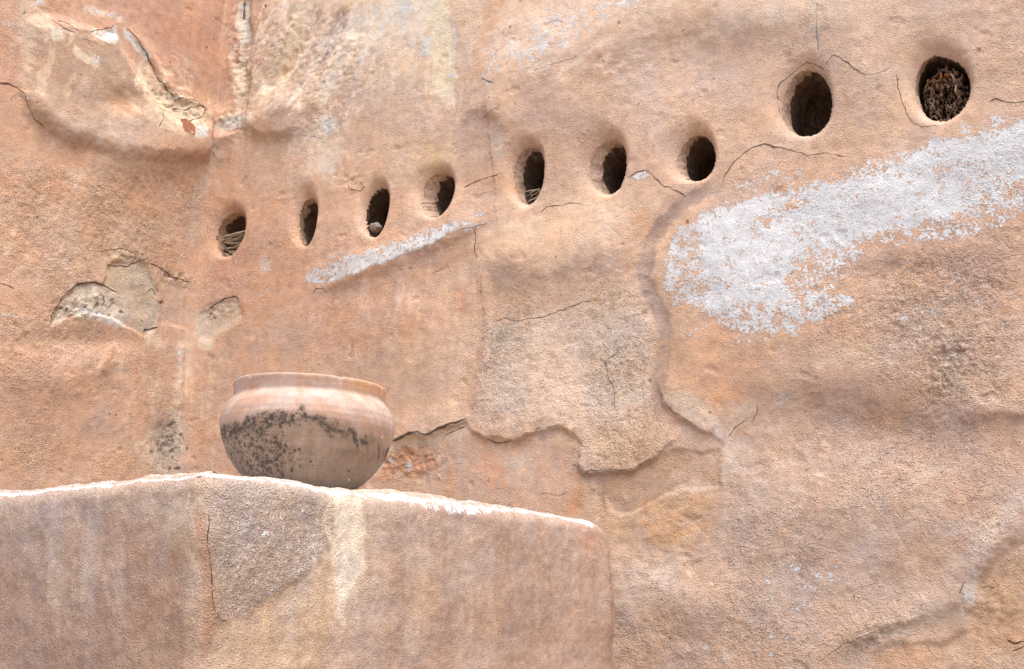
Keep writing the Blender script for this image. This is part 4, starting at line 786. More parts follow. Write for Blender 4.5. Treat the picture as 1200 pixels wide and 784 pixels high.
WHITE = [
  (('P',[(3.4081,3.0338),(3.2684,3.0068),(3.1491,2.9929),(3.0018,2.984),(2.8728,2.9556),(2.7799,2.9334),(2.6585,2.9219),(2.5477,2.9131),(2.4343,2.9162),(2.3461,2.8955),(2.2403,2.8587),(2.1846,2.8312),(2.1616,2.7886),(2.1856,2.6296),(2.2648,2.5231),(2.3493,2.4652),(2.4236,2.4274),(2.5062,2.4345),(2.5708,2.4772),(2.6025,2.558),(2.653,2.636),(2.7218,2.6765),(2.7752,2.6963),(2.8776,2.7017),(3.0021,2.7139),(3.1245,2.7452),(3.2469,2.8089),(3.3887,2.8691)],0.0384),0.78,1),
  (('P',[(2.3347,2.9755),(2.4962,2.9959),(2.6613,2.9631),(2.7686,2.9593),(2.7668,2.9361),(2.6585,2.9219),(2.4915,2.9146),(2.3754,2.8964)],0.023),-0.5,1),
  (('P',[(2.1848,2.8374),(2.1494,2.7906),(2.1221,2.718),(2.1128,2.6433),(2.1475,2.5869),(2.2184,2.5472),(2.2881,2.5878),(2.2638,2.7113),(2.253,2.8043)],0.0242),0.12,1),
  (('B',2.5582,2.8571,(16.591,2.212,2.212,-47.324),0.4),-0.02,0.9),
  (('B',2.4572,2.809,(25.066,6.875,8.461,-39.874),0.4),0.02,0.8),
  (('B',2.3623,2.6214,(21.936,2.724,1.104,-33.42),0.4),0.22,0.8),
  (('B',2.6018,2.6728,(14.922,5.26,10.682,-32.206),0.4),0.25,0.8),
  (('B',2.7643,2.5645,(380.435,-27.174,-54.348,-353.261),0.4),0.0,1),
  (('P',[(2.5597,2.6503),(2.7102,2.6985),(2.7878,2.6913),(2.7563,2.6208),(2.6998,2.559),(2.6201,2.5413),(2.5646,2.5062),(2.5125,2.5416)],0.0273),0.0,1),
  (('P',[(2.5889,2.4694),(2.6267,2.5206),(2.6982,2.5336),(2.7358,2.5173),(2.7291,2.496),(2.6679,2.4706),(2.6009,2.4511)],0.0108),0.5,1),
  (('P',[(2.2775,2.5449),(2.3873,2.5443),(2.4845,2.531),(2.6061,2.529),(2.698,2.5308),(2.735,2.5062),(2.6276,2.4562),(2.5323,2.4203),(2.4768,2.3987),(2.4091,2.4177),(2.3321,2.4646)],0.022),0.12,1),
  (('B',2.4088,2.4121,(8.955,-0.524,-2.985,-25.271),0.5),-0.62,0.9),
  (('B',2.5032,2.3874,(37.043,-2.416,-4.026,-35.969),0.4),-0.15,0.9),
  (('P',[(2.8028,2.7201),(3.0039,2.733),(3.1259,2.7587),(3.249,2.8277),(3.3112,2.7759),(3.1878,2.6833),(3.0688,2.6591),(2.8739,2.6577)],0.0226),-0.02,1),
  (('B',2.9573,2.4967,(6.787,1.525,2.423,-9.183),0.5),-0.72,0.9),
  (('B',3.1554,2.3813,(14.409,2.978,2.686,-9.577),0.5),-0.75,0.9),
  (('B',3.1631,3.0127,(10.545,1.689,5.704,-34.674),0.5),-0.25,1),
  (('B',2.8707,2.9297,(12.898,3.247,16.235,-65.843),0.5),-0.1,0.7),
  (('P',[(0.5813,2.9181),(0.6569,2.9282),(0.7696,2.9379),(0.8964,2.9497),(1.0574,2.9738),(1.2133,2.9972),(1.3446,3.0103),(1.3704,2.989),(1.2906,2.9667),(1.2147,2.9447),(1.0981,2.9115),(0.9415,2.8817),(0.7757,2.8605),(0.6575,2.8479),(0.5745,2.886)],0.0096),0.5,1),
  (('B',0.7042,2.9054,(7.916,3.916,3.032,-25.096),0.4),0.1,0.95),
  (('L',[(0.6426,2.9379),(0.8968,2.946),(1.1751,2.986),(1.3446,3.0103)],0.0268,0.0192),0.1,0.8),
  (('P',[(1.3274,2.9747),(1.399,2.9848),(1.4425,2.9845),(1.398,2.9719),(1.3437,2.9631)],0.0069),0.5,1),
  (('B',0.7448,2.9572,(9.416,4.749,5.199,-40.856),0.5),-0.4,0.8),
  (('B',1.3984,3.0125,(34.505,13.145,17.088,-88.728),0.4),0.1,1),
  (('P',[(1.4204,3.5793),(1.473,3.6837),(1.5637,3.7551),(1.727,3.7971),(1.9062,3.7866),(2.1375,3.7425),(2.0422,3.6914),(1.8732,3.6658),(1.7509,3.6009),(1.6079,3.5792)],0.0366),-0.3,1),
  (('P',[(1.6242,3.6603),(1.7108,3.7515),(1.7826,3.7496),(1.7327,3.6495),(1.644,3.6064)],0.0224),-0.02,1),
  (('P',[(1.4564,3.6126),(1.5484,3.7006),(1.6298,3.6972),(1.5894,3.6057)],0.0229),-0.15,1),
  (('P',[(1.408,3.5832),(1.437,3.5668),(1.4697,3.5422),(1.4373,3.5519)],0.0058),0.9,1),
  (('P',[(1.9767,3.7337),(2.0808,3.7296),(2.0967,3.7444),(2.026,3.7615)],0.0104),0.35,1),
  (('P',[(2.0064,3.0612),(2.0417,3.0675),(2.0704,3.0685),(2.0916,3.0485),(2.0536,3.0461)],0.0063),0.45,1),
  (('B',0.6653,3.5487,(20.53,0.762,-5.001,-23.388),0.4),-0.05,1),
  (('B',0.9132,3.9739,(7.664,0.588,-4.307,-15.08),0.4),-0.3,0.9),
  (('B',1.0386,4.001,(20.084,1.041,-4.752,-17.517),0.4),0.1,0.9),
  (('B',1.1475,3.7951,(50.533,1.193,-5.097,-21.58),0.4),0.1,0.9),
  (('P',[(1.2601,3.7479),(1.2671,3.8033),(1.2743,3.8514),(1.2793,3.8),(1.2723,3.7446)],0.0059),0.6,1),
  (('B',1.2616,3.6418,(61.518,0.654,-27.487,-106.675),0.4),0.6,1),
  (('B',-0.7143,3.6803,(15.156,-4.515,3.289,-43.533),0.4),-0.2,0.9),
  (('B',-0.6982,3.8923,(12.006,-1.741,14.948,-52.167),0.4),-0.2,0.9),
  (('B',-0.9873,3.7691,(18.116,9.511,72.464,-86.957),0.4),0.0,0.9),
  (('B',-1.0592,3.6468,(34.744,5.745,18.877,-36.249),0.4),-0.3,0.9),
  (('B',-0.6383,3.8111,(28.179,-5.225,18.072,-33.746),0.4),0.15,1),
  (('L',[(-0.5542,3.872),(-0.5006,3.8526),(-0.4535,3.8364)],0.0192,0.0077),0.25,1),
  (('B',-0.1265,3.5925,(26.613,1.663,15.525,-40.696),0.4),0.25,1),
  (('B',-0.2617,3.7105,(72.464,36.232,21.383,-71.276),0.4),0.3,1),
  (('B',0.1445,3.6815,(15.704,3.073,0.195,-31.018),0.4),-0.2,1),
  (('P',[(-0.6779,2.665),(-0.5841,2.7047),(-0.4999,2.7019),(-0.4396,2.6887),(-0.5006,2.6736),(-0.6086,2.6686)],0.015),-0.15,1),
  (('B',-0.47,2.6706,(29.505,-12.613,-14.189,-70.27),0.4),0.3,1),
  (('B',-0.896,2.5854,(32.448,2.107,20.649,-128.529),0.4),0.1,1),
  (('B',-0.9486,3.3989,(131.212,25.126,30.709,-100.503),0.4),0.5,1),
  (('B',0.3631,2.961,(23.566,39.541,28.311,-19.612),0.4),0.0,1),
  (('B',0.4524,2.855,(55.77,3.93,-4.492,-33.874),0.4),-0.1,1),
  (('B',0.0646,2.8665,(2.349,0.179,-0.002,-4.352),0.5),-0.85,0.8),
  (('B',-0.0665,2.6211,(83.119,6.801,12.09,-89.92),0.4),0.6,1),
  (('B',-0.6937,3.1455,(83.186,12.604,34.451,-95.79),0.4),0.0,1),
  (('L',[(0.1307,4.2923),(0.1546,4.1709),(0.1736,4.0865)],0.0214,0.0128),0.1,1),
  (('B',0.3426,2.6297,(27.623,2.113,-5.887,-55.095),0.4),-0.4,0.6),
  (('B',2.2097,2.4804,(11.125,-0.462,-3.21,-24.316),0.5),-0.75,0.8),
  (('P',[(2.9577,1.6002),(2.9592,1.6349),(2.9726,1.6581),(2.9697,1.6117)],0.0034),0.5,1),
  (('B',2.4902,1.6126,(6.187,1.867,2.686,-7.737),0.5),-0.8,0.9),
  (('B',1.1066,2.0878,(66.751,1.577,-4.205,-78.839),0.3),0.3,1),
  (('B',2.2457,1.6593,(204.082,-4.252,0.0,-208.333),0.3),0.55,1),
  (('B',2.4893,1.7078,(163.711,-13.643,-2.729,-166.439),0.3),0.55,1),
  (('B',2.5113,1.6949,(185.185,-13.976,0.0,-188.679),0.3),0.55,1),
  (('B',2.5073,1.6749,(232.558,-16.611,0.0,-238.095),0.3),0.55,1),
  (('B',2.4636,1.6326,(131.462,-8.883,-1.777,-135.015),0.3),0.55,1),
  (('B',2.456,1.5952,(227.273,-10.823,0.0,-238.095),0.3),0.55,1),
  (('B',2.4625,1.5778,(200.0,-12.245,0.0,-204.082),0.3),0.55,1),
  (('B',2.4126,1.5576,(185.444,-13.996,3.499,-188.943),0.3),0.55,1),
  (('B',2.4137,1.4981,(131.674,-7.215,1.804,-137.085),0.3),0.55,1),
  (('B',2.3787,1.4753,(161.467,-10.947,2.737,-169.677),0.3),0.55,1),
  (('B',2.4454,1.5133,(161.29,-10.935,0.0,-169.492),0.3),0.55,1),
  (('B',2.4663,1.4841,(175.659,-12.547,3.137,-178.795),0.3),0.55,1),
  (('B',2.5651,1.6718,(175.439,-12.531,0.0,-178.571),0.3),0.55,1),
  (('B',2.5579,1.5756,(217.391,-14.493,0.0,-222.222),0.3),0.55,1),
  (('B',2.6049,1.6714,(158.73,-12.801,0.0,-161.29),0.3),0.55,1),
  (('B',2.6224,1.7033,(136.832,-11.246,-1.874,-136.832),0.3),0.55,1),
  (('B',2.6238,1.6614,(178.34,-12.97,-3.243,-181.582),0.3),0.55,1),
  (('B',2.2387,1.4251,(131.774,-7.424,3.712,-141.054),0.3),0.55,1),
  (('B',2.5379,1.6447,(149.254,-11.307,0.0,-151.515),0.3),0.55,1),
  (('B',2.5028,1.5754,(147.059,-11.141,0.0,-151.515),0.3),0.55,1),
  (('B',2.2055,1.4596,(154.002,-10.098,2.525,-164.1),0.3),0.55,1),
  (('B',2.362,1.4576,(169.646,-9.088,3.029,-178.734),0.3),0.55,1),
  (('B',2.4154,1.4439,(131.698,-9.02,1.804,-137.11),0.3),0.55,1),
  (('B',2.3283,1.5019,(192.308,-11.538,0.0,-200.0),0.3),0.55,1),
  (('B',2.5972,1.637,(178.34,-12.97,-3.243,-181.582),0.3),0.55,1),
  (('B',2.5223,1.6373,(175.223,-12.296,-3.074,-175.223),0.3),0.55,1),
]
GRAIN = [
  (('P',[(1.4212,2.5735),(1.4002,2.2737),(1.4387,2.1923),(1.7062,2.1884),(1.8342,2.0471),(1.988,2.0381),(2.0926,2.1026),(2.0604,2.2795),(2.0805,2.4529),(2.0169,2.6257),(1.88,2.688),(1.6164,2.7233)],0.0604),1.0,1),
  (('P',[(2.161,2.7733),(3.271,3.0315),(3.3825,2.8166),(2.7354,2.5117),(2.4103,2.4403),(2.123,2.5967)],0.041),0.8,1),
  (('P',[(2.6096,2.5854),(3.2332,2.6816),(3.1729,2.127),(2.9502,2.1723),(2.7202,2.3238),(2.6226,2.388)],0.0503),1.0,1),
  (('B',2.9857,2.2971,(13.759,-3.56,-1.881,-6.216),0),1.5,0.9),
  (('P',[(2.3293,2.0332),(2.7044,2.1694),(3.1702,2.1036),(3.1417,1.8415),(2.894,1.5652),(2.5511,1.4086),(1.9064,1.3911),(1.9311,1.7491),(2.2897,1.7681)],0.0505),0.62,1),
  (('P',[(-1.0139,3.0913),(-0.6291,3.2708),(0.0826,3.4957),(-0.0411,2.9399),(-0.1711,2.6498),(-0.9148,2.4878)],0.0948),0.85,1),
  (('P',[(-0.9148,2.4878),(-0.4855,2.6501),(-0.1152,2.5879),(-0.0475,2.0953),(-0.8274,1.9594)],0.0921),0.65,1),
  (('L',[(2.3497,2.9755),(2.1956,2.9247),(2.0628,2.7595),(2.0627,2.6669),(2.1166,2.4731),(2.0798,2.3066),(2.1356,2.1717)],0.0609,0.0304),0.15,1),
  (('P',[(1.878,2.0145),(2.2833,2.0691),(2.2706,1.7685),(1.9166,1.7768)],0.0283),0.25,1),
  (('P',[(-0.5038,2.8815),(-0.3574,2.9671),(-0.2213,2.858),(-0.2217,2.6753),(-0.3578,2.7019),(-0.7145,2.5969),(-0.6377,2.7492)],0.0195),0.7,1),
  (('P',[(-1.1163,3.7126),(0.1088,4.3029),(0.168,3.6857),(-0.5344,3.8358),(-1.0647,3.3997)],0.0608),0.3,1),
  (('P',[(3.0092,1.658),(3.1314,1.7491),(3.0957,1.423),(2.9673,1.4195)],0.0177),0.5,1),
  (('B',-0.0725,2.1998,(11.372,0.896,0.654,-7.046),0),1.2,0.9),
  (('B',1.1061,2.1069,(6.673,0.185,-0.747,-12.599),0),0.9,0.8),
]
CRUMB = [
  (('P',[(-1.0139,3.0913),(-0.6256,3.2544),(-0.0348,3.452),(-0.1054,3.0397),(-0.5263,2.9171),(-0.949,2.6971)],0.073),0.22,1),
  (('P',[(-0.9148,2.4878),(-0.5161,2.6096),(-0.2915,2.5179),(-0.6749,2.3146),(-0.8875,2.3095)],0.068),0.2,1),
  (('P',[(2.6359,2.5818),(3.2332,2.6816),(3.1755,2.1515),(2.7181,2.2973)],0.0503),0.2,1),
  (('P',[(2.382,1.976),(2.699,2.1183),(3.1404,2.0339),(3.024,1.7507),(2.6577,1.5161),(2.1356,1.4328)],0.0744),0.1,1),
  (('P',[(1.437,2.5549),(2.0,2.582),(2.063,2.2499),(1.8343,2.0616),(1.4383,2.2078)],0.046),0.16,1),
  (('B',-0.2571,3.6806,(5.356,-2.916,-1.716,-9.637),0),1,1),
  (('B',0.396,3.9632,(3.932,0.128,-0.781,-3.476),0),0.35,1),
  (('B',0.1587,3.9525,(13.585,0.984,-1.11,-3.387),0),0.9,1),
  (('B',0.6803,3.8505,(4.377,0.37,-1.068,-4.018),0),0.4,1),
  (('B',-0.5751,2.6968,(4.53,1.664,7.52,-15.42),0),0.8,1),
  (('B',-0.4061,2.9459,(7.785,2.416,9.557,-31.517),0),1,1),
  (('B',-0.1395,2.9356,(9.989,-1.405,1.595,-38.247),0),1,1),
  (('B',1.1061,2.1069,(6.356,0.183,-0.783,-13.129),0),0.9,1),
  (('B',0.1115,2.8176,(8.284,2.212,0.888,-21.645),0),0.7,1),
  (('B',2.9833,2.2714,(17.221,-4.46,-2.034,-6.81),0),0.7,1),
  (('B',3.0364,1.5658,(11.566,-1.205,0.041,-8.761),0),0.4,1),
  (('B',0.7964,3.2653,(12.985,0.611,-3.57,-19.0),0),0.6,1),
  (('B',0.1005,3.682,(10.985,-0.425,-1.441,-21.45),0),1,1),
  (('B',-0.6733,3.7923,(10.147,-0.907,13.202,-24.71),0),0.6,1),
  (('B',-0.0737,2.2175,(14.192,1.425,0.784,-8.289),0),0.7,1),
  (('B',0.6433,3.5456,(11.263,0.37,-3.843,-18.374),0),0.6,1),
  (('B',2.1536,1.8382,(8.752,-0.391,-0.482,-14.859),0),0.3,1),
  (('B',2.7276,1.505,(8.116,1.847,10.873,-29.577),0),0.6,1),
]
CRACK = [
  ([(-1.0819,3.3984),(-1.033,3.4211),(-0.997,3.4207),(-0.9688,3.4089)],0.0073),
  ([(-0.9688,3.4089),(-0.9487,3.376),(-0.9195,3.3439),(-0.8689,3.3143)],0.0026),
  ([(2.697,3.5657),(2.6881,3.4705),(2.6854,3.3811)],0.002),
  ([(2.5538,3.2351),(2.5372,3.2612),(2.5455,3.2967),(2.5833,3.3293),(2.6136,3.3536),(2.6439,3.3623),(2.6792,3.3402),(2.7009,3.3128)],0.0026),
  ([(2.5397,3.2613),(2.5408,3.2068),(2.5511,3.17)],0.0016),
  ([(2.6986,3.3195),(2.7164,3.3405),(2.7343,3.3537),(2.7583,3.3367),(2.7958,3.2847),(2.8336,3.2539),(2.8726,3.252),(2.9045,3.2641),(2.9189,3.2524)],0.0028),
  ([(2.9189,3.2524),(2.9251,3.2067),(2.9306,3.1522),(2.9414,3.0995),(2.9583,3.0606),(2.9819,3.0408),(3.0311,3.0331),(3.0684,3.0367)],0.0025),
  ([(2.3372,2.9658),(2.3513,3.0028),(2.3892,3.0481),(2.4437,3.0837),(2.4875,3.0901),(2.5566,3.0571),(2.6056,3.0348),(2.624,3.0189),(2.6789,3.0196),(2.7314,2.9967),(2.7784,2.9839)],0.0038),
  ([(3.1769,3.0783),(3.197,3.088),(3.217,3.0748),(3.2509,3.0614),(3.2973,3.0593)],0.0046),
  ([(1.9993,3.0532),(2.0323,3.0693),(2.0705,3.0717),(2.0949,3.0511),(2.1245,3.0106),(2.1696,2.9803),(2.2043,2.9563),(2.2058,2.9413)],0.0047),
  ([(1.6568,2.9809),(1.6871,3.003),(1.7182,3.0008),(1.793,2.9973),(1.8303,2.9836)],0.0038),
  ([(1.3297,3.1452),(1.363,3.1568),(1.4118,3.1649),(1.4885,3.1691)],0.0044),
  ([(1.32,2.9724),(1.3838,2.9739),(1.4424,2.9778)],0.0045),
  ([(1.3835,2.9708),(1.3872,2.9349),(1.3801,2.8784),(1.3972,2.8443)],0.0043),
  ([(1.3972,2.8443),(1.4115,2.754),(1.4221,2.6379),(1.4294,2.572)],0.0018),
  ([(1.022,2.1855),(1.0746,2.1933),(1.1237,2.205),(1.1545,2.2089),(1.1872,2.1949),(1.2447,2.2154),(1.2802,2.2254),(1.3125,2.2302),(1.354,2.243)],0.0091),
  ([(1.4533,2.5922),(1.5041,2.6032),(1.5734,2.5852),(1.6759,2.5917),(1.8101,2.6214),(1.8755,2.6282)],0.0032),
  ([(1.8657,2.4234),(1.8902,2.4029),(1.9009,2.354),(1.9189,2.3074),(1.9242,2.2327)],0.0031),
  ([(1.8902,2.4029),(1.9297,2.4254),(1.9561,2.4432)],0.0022),
  ([(3.2338,2.5844),(3.1772,2.5847),(3.1293,2.5654)],0.0027),
  ([(1.408,3.5832),(1.4371,3.5631),(1.4696,3.5459)],0.007),
  ([(-0.5537,3.8954),(-0.5018,3.8775),(-0.4417,3.8405),(-0.4026,3.8017),(-0.3494,3.7481),(-0.2893,3.722),(-0.2597,3.7107)],0.0053),
  ([(-0.9072,3.7416),(-0.8549,3.7303),(-0.8039,3.7385)],0.0057),
  ([(-0.8784,3.7529),(-0.8342,3.761),(-0.7896,3.7533)],0.0044),
  ([(-0.7373,3.7735),(-0.6724,3.8207),(-0.6048,3.8766)],0.0041),
  ([(-0.3572,3.643),(-0.3053,3.6429),(-0.2099,3.6718),(-0.1193,3.7328),(-0.0825,3.7302),(-0.1032,3.68),(-0.1869,3.6248),(-0.2394,3.5765)],0.0062),
  ([(-0.267,3.6927),(-0.2354,3.7161),(-0.1569,3.742),(-0.082,3.7348)],0.0051),
  ([(-0.3421,3.6153),(-0.3352,3.5694),(-0.3619,3.5184)],0.0038),
  ([(0.1382,4.2925),(0.1357,4.1992)],0.0128),
  ([(0.2789,4.2314),(0.2856,4.2119)],0.0143),
  ([(-0.7249,2.5945),(-0.7163,2.6452),(-0.6805,2.7199),(-0.634,2.7697),(-0.5478,2.8036),(-0.4934,2.805),(-0.4137,2.7909)],0.006),
  ([(-0.505,2.8882),(-0.4391,2.9012),(-0.3883,2.9157),(-0.3385,2.9549),(-0.3033,2.9681)],0.0055),
  ([(-0.2833,2.9591),(-0.2127,2.9498),(-0.1388,2.932),(-0.0541,2.9376)],0.0062),
  ([(-0.5485,2.9245),(-0.4978,2.9538),(-0.4269,2.9752),(-0.3688,2.9745)],0.0039),
  ([(-0.2697,2.6726),(-0.2399,2.6865),(-0.1999,2.7053)],0.0088),
  ([(-0.2837,2.8246),(-0.2514,2.8586),(-0.2219,2.8328)],0.004),
  ([(-0.5309,2.7424),(-0.5052,2.767),(-0.4854,2.7407),(-0.5012,2.7155)],0.005),
  ([(0.0566,2.8259),(0.1068,2.844),(0.1452,2.8582),(0.2064,2.862),(0.2313,2.8253)],0.0065),
  ([(0.6227,2.8171),(0.6399,2.8362),(0.6764,2.834),(0.6977,2.81)],0.0048),
  ([(2.5476,1.4253),(2.618,1.4725),(2.6808,1.5021),(2.7297,1.5217)],0.0022),
  ([(2.9532,1.6187),(2.9646,1.6442),(2.977,1.6581)],0.0025),
  ([(3.0616,1.498),(3.0816,1.4872),(3.114,1.4944)],0.0052),
  ([(3.0733,1.4691),(3.091,1.4762),(3.1133,1.4877)],0.0061),
  ([(3.0113,1.6371),(3.0291,1.6417),(3.0458,1.6347)],0.0027),
  ([(2.3949,2.1521),(2.4149,2.1965),(2.4109,2.2131)],0.0022),
  ([(2.3105,2.1056),(2.3399,2.1422),(2.3912,2.174)],0.0024),
  ([(2.099,2.2511),(2.1252,2.2141),(2.1687,2.1818),(2.2027,2.1593)],0.0035),
  ([(1.7805,2.0431),(1.8076,2.015),(1.8336,2.03),(1.9716,2.0252),(2.0322,2.047)],0.0029),
  ([(1.4368,2.1653),(1.4795,2.1476),(1.5407,2.1548)],0.004),
  ([(1.2514,2.1861),(1.3059,2.2042),(1.3457,2.2168)],0.0041),
  ([(1.596,2.1868),(1.6747,2.1903),(1.7232,2.1929)],0.0021),
  ([(1.6332,1.9574),(1.6658,1.9618),(1.7142,1.9509),(1.74,1.9613)],0.0024),
  ([(2.5566,2.2278),(2.5961,2.2297),(2.6337,2.2187)],0.0015),
  ([(1.4142,3.4095),(1.4998,3.435),(1.4805,3.465)],0.0019),
  ([(0.7748,3.2694),(0.789,3.2404),(0.8394,3.2243),(0.8623,3.2432)],0.0042),
  ([(1.6258,3.5498),(1.7328,3.5593),(1.8367,3.5659)],0.0018),
  ([(1.1721,1.9935),(1.1838,1.962)],0.002),
  ([(1.3333,3.2701),(1.3136,3.2923)],0.0015),
  ([(-0.9481,2.6911),(-0.9201,2.6892),(-0.8952,2.6863)],0.0039),
  ([(-1.0161,3.3614),(-0.9935,3.3986),(-0.972,3.3943)],0.0027),
]
BRICK = (-0.1967, 3.5855)
STONE = (0.8879, 3.0736)
PBASE = [
  (-0.5524,1.7379,0.3648,0.272,0.2154),
  (-0.357,1.7306,0.3852,0.3023,0.2412),
  (-0.1853,1.7541,0.3932,0.3026,0.2362),
  (-0.526,1.608,0.3451,0.2434,0.1865),
  (-0.3361,1.6076,0.326,0.2167,0.156),
  (-0.1668,1.6216,0.3344,0.2233,0.1614),
  (-0.5039,1.4991,0.3198,0.2229,0.1737),
  (-0.2936,1.5049,0.3269,0.223,0.161),
  (-0.0859,1.5242,0.3334,0.217,0.1523),
  (-0.0279,1.6762,0.3803,0.2723,0.1917),
  (-0.0142,1.7462,0.3944,0.3103,0.2426),
  (0.0171,1.5256,0.3483,0.2175,0.1412),
  (0.1098,1.753,0.3696,0.3018,0.2517),
  (0.2174,1.6985,0.3853,0.3024,0.2468),
  (0.0817,1.6213,0.3671,0.2865,0.2277),
  (0.186,1.5488,0.4383,0.3274,0.2204),
  (0.0724,1.51,0.4383,0.3274,0.2204),
  (0.3283,1.7354,0.5045,0.407,0.294),
  (0.3411,1.5145,0.3637,0.2648,0.2044),
  (0.4534,1.7252,0.3817,0.2799,0.2171),
  (0.4348,1.5757,0.3538,0.2506,0.1925),
  (0.5913,1.7141,0.4192,0.3114,0.2383),
  (0.5969,1.5398,0.4085,0.2957,0.2253),
  (0.7762,1.7218,0.3738,0.2796,0.2218),
  (0.7783,1.5725,0.3537,0.2505,0.1878),
  (0.9879,1.7306,0.411,0.3112,0.2489),
  (0.9865,1.5313,0.345,0.2434,0.1819),
  (1.2313,1.6971,0.4097,0.3034,0.2369),
  (1.2252,1.505,0.3516,0.237,0.1724),
  (1.3639,1.6113,0.3603,0.244,0.1781),
]
PPAINT = [
  (('P',[(0.0041,1.8088),(0.1669,1.8091),(0.3055,1.802),(0.3095,1.7343),(0.2762,1.6775),(0.211,1.6375),(0.1572,1.6074),(0.1037,1.5859),(0.0568,1.5641),(0.0339,1.5767),(0.0161,1.6344),(0.0051,1.7177)],0.0135),(0.3741,0.3058,0.2552),0.6),
  (('P',[(0.0531,1.5641),(0.1228,1.5901),(0.2115,1.63),(0.2848,1.6856),(0.3146,1.7669),(0.3847,1.7717),(0.3925,1.6243),(0.3362,1.6001),(0.3043,1.5539),(0.2799,1.4807),(0.0377,1.4926),(0.0354,1.5589)],0.011),(0.4673,0.3448,0.2289),0.75),
  (('P',[(0.2786,1.7837),(0.3196,1.8032),(0.3835,1.795),(0.3969,1.7308),(0.3928,1.6648),(0.3685,1.6176),(0.3264,1.6079),(0.3045,1.6642),(0.2884,1.7015)],0.0117),(0.6136,0.5403,0.4097),0.9),
  (('L',[(0.3402,1.736),(0.2991,1.639),(0.2826,1.5771)],0.0265,0.0265),(0.4935,0.3972,0.269),0.45),
  (('P',[(-0.0972,1.794),(-0.014,1.8035),(-0.0004,1.7174),(0.0037,1.6342),(-0.0216,1.6206),(-0.0617,1.6489),(-0.0847,1.6918)],0.0141),(0.4286,0.3193,0.224),0.7),
  (('B',-0.0581,1.7482,(22.597,2.649,-1.636,-34.675),0),(0.4684,0.4058,0.3238),0.6),
  (('L',[(-0.0467,1.7838),(-0.0442,1.762)],0.0054,0.0036),(0.5775,0.5615,0.5075),0.7),
  (('B',-0.4441,1.766,(5.179,1.568,-0.176,-34.067),0),(0.4246,0.3438,0.2887),0.55),
  (('B',-0.1634,1.768,(14.102,1.907,-1.126,-22.325),0),(0.4343,0.3524,0.2902),0.5),
  (('L',[(-0.4581,1.7666),(-0.3939,1.6384),(-0.3988,1.5772)],0.0446,0.0405),(0.4148,0.3351,0.2752),0.5),
  (('L',[(-0.3359,1.761),(-0.3029,1.6225)],0.0318,0.0318),(0.4148,0.3351,0.2752),0.5),
  (('L',[(-0.2613,1.7729),(-0.2455,1.6368),(-0.2321,1.4868)],0.0343,0.0382),(0.3148,0.1921,0.1256),0.5),
  (('B',-0.3622,1.6842,(12.694,2.17,-0.778,-32.391),0),(0.3167,0.204,0.142),0.4),
  (('L',[(-0.0847,1.6918),(-0.0599,1.5794),(-0.0282,1.4935)],0.045,0.0346),(0.3148,0.1921,0.1256),0.5),
  (('L',[(-0.0223,1.7609),(-0.0016,1.6895),(0.0192,1.6207),(0.0205,1.566),(0.013,1.4938)],0.022,0.0141),(0.3211,0.1865,0.1117),0.6),
  (('L',[(0.5266,1.7813),(0.5652,1.6432),(0.5658,1.4667)],0.0441,0.0308),(0.4588,0.3448,0.2552),0.6),
  (('L',[(0.6486,1.7804),(0.6651,1.609)],0.0374,0.0327),(0.4401,0.336,0.2589),0.45),
  (('L',[(0.4776,1.778),(0.4981,1.6085),(0.5171,1.4691)],0.0465,0.0338),(0.3187,0.2164,0.1599),0.5),
  (('B',0.914,1.688,(6.954,0.0,0.482,-16.92),0),(0.3302,0.2428,0.1905),0.4),
  (('B',0.7767,1.684,(15.238,0.189,0.513,-17.724),0),(0.4148,0.3351,0.2752),0.4),
  (('B',0.8447,1.5531,(5.842,1.905,2.157,-26.251),0),(0.3872,0.2655,0.182),0.4),
  (('B',0.654,1.5736,(8.405,0.207,-0.175,-18.944),0),(0.3581,0.2306,0.155),0.4),
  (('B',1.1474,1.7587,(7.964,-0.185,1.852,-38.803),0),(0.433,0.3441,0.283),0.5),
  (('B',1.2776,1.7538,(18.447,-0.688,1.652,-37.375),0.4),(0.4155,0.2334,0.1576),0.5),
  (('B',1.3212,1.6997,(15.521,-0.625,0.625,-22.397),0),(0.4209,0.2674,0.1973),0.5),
  (('L',[(1.4025,1.7249),(1.3694,1.4272)],0.039,0.0292),(0.2774,0.1737,0.1218),0.7),  # shade of the right edge turning away, painted into the colour
  (('S',-0.3517,1.6994,(3.471,0.588,-0.201,-7.182),1.741,34,4,0.0,0.45,301),(0.4455,0.3698,0.3054),0.32),
  (('S',-0.2629,1.6222,(3.368,0.526,-0.048,-7.515),1.727,26,3,0.1,0.5,302),(0.2918,0.1798,0.1231),0.5),
  (('S',0.7773,1.6466,(1.784,0.024,0.086,-5.355),1.584,30,4,0.05,0.5,303),(0.4616,0.3618,0.2865),0.45),
  (('S',0.7775,1.6279,(1.787,0.025,0.052,-5.376),1.584,22,3,0.1,0.5,304),(0.3096,0.2037,0.1456),0.45),
  (('S',0.1568,1.6662,(5.438,0.414,0.244,-8.435),1.173,30,8,0.1,0.5,305),(0.4398,0.387,0.3335),0.4),
  (('S',0.3311,1.6872,(14.095,0.819,0.315,-8.926),1.498,40,5,0.0,0.4,306),(0.5936,0.5399,0.4472),0.55),
]
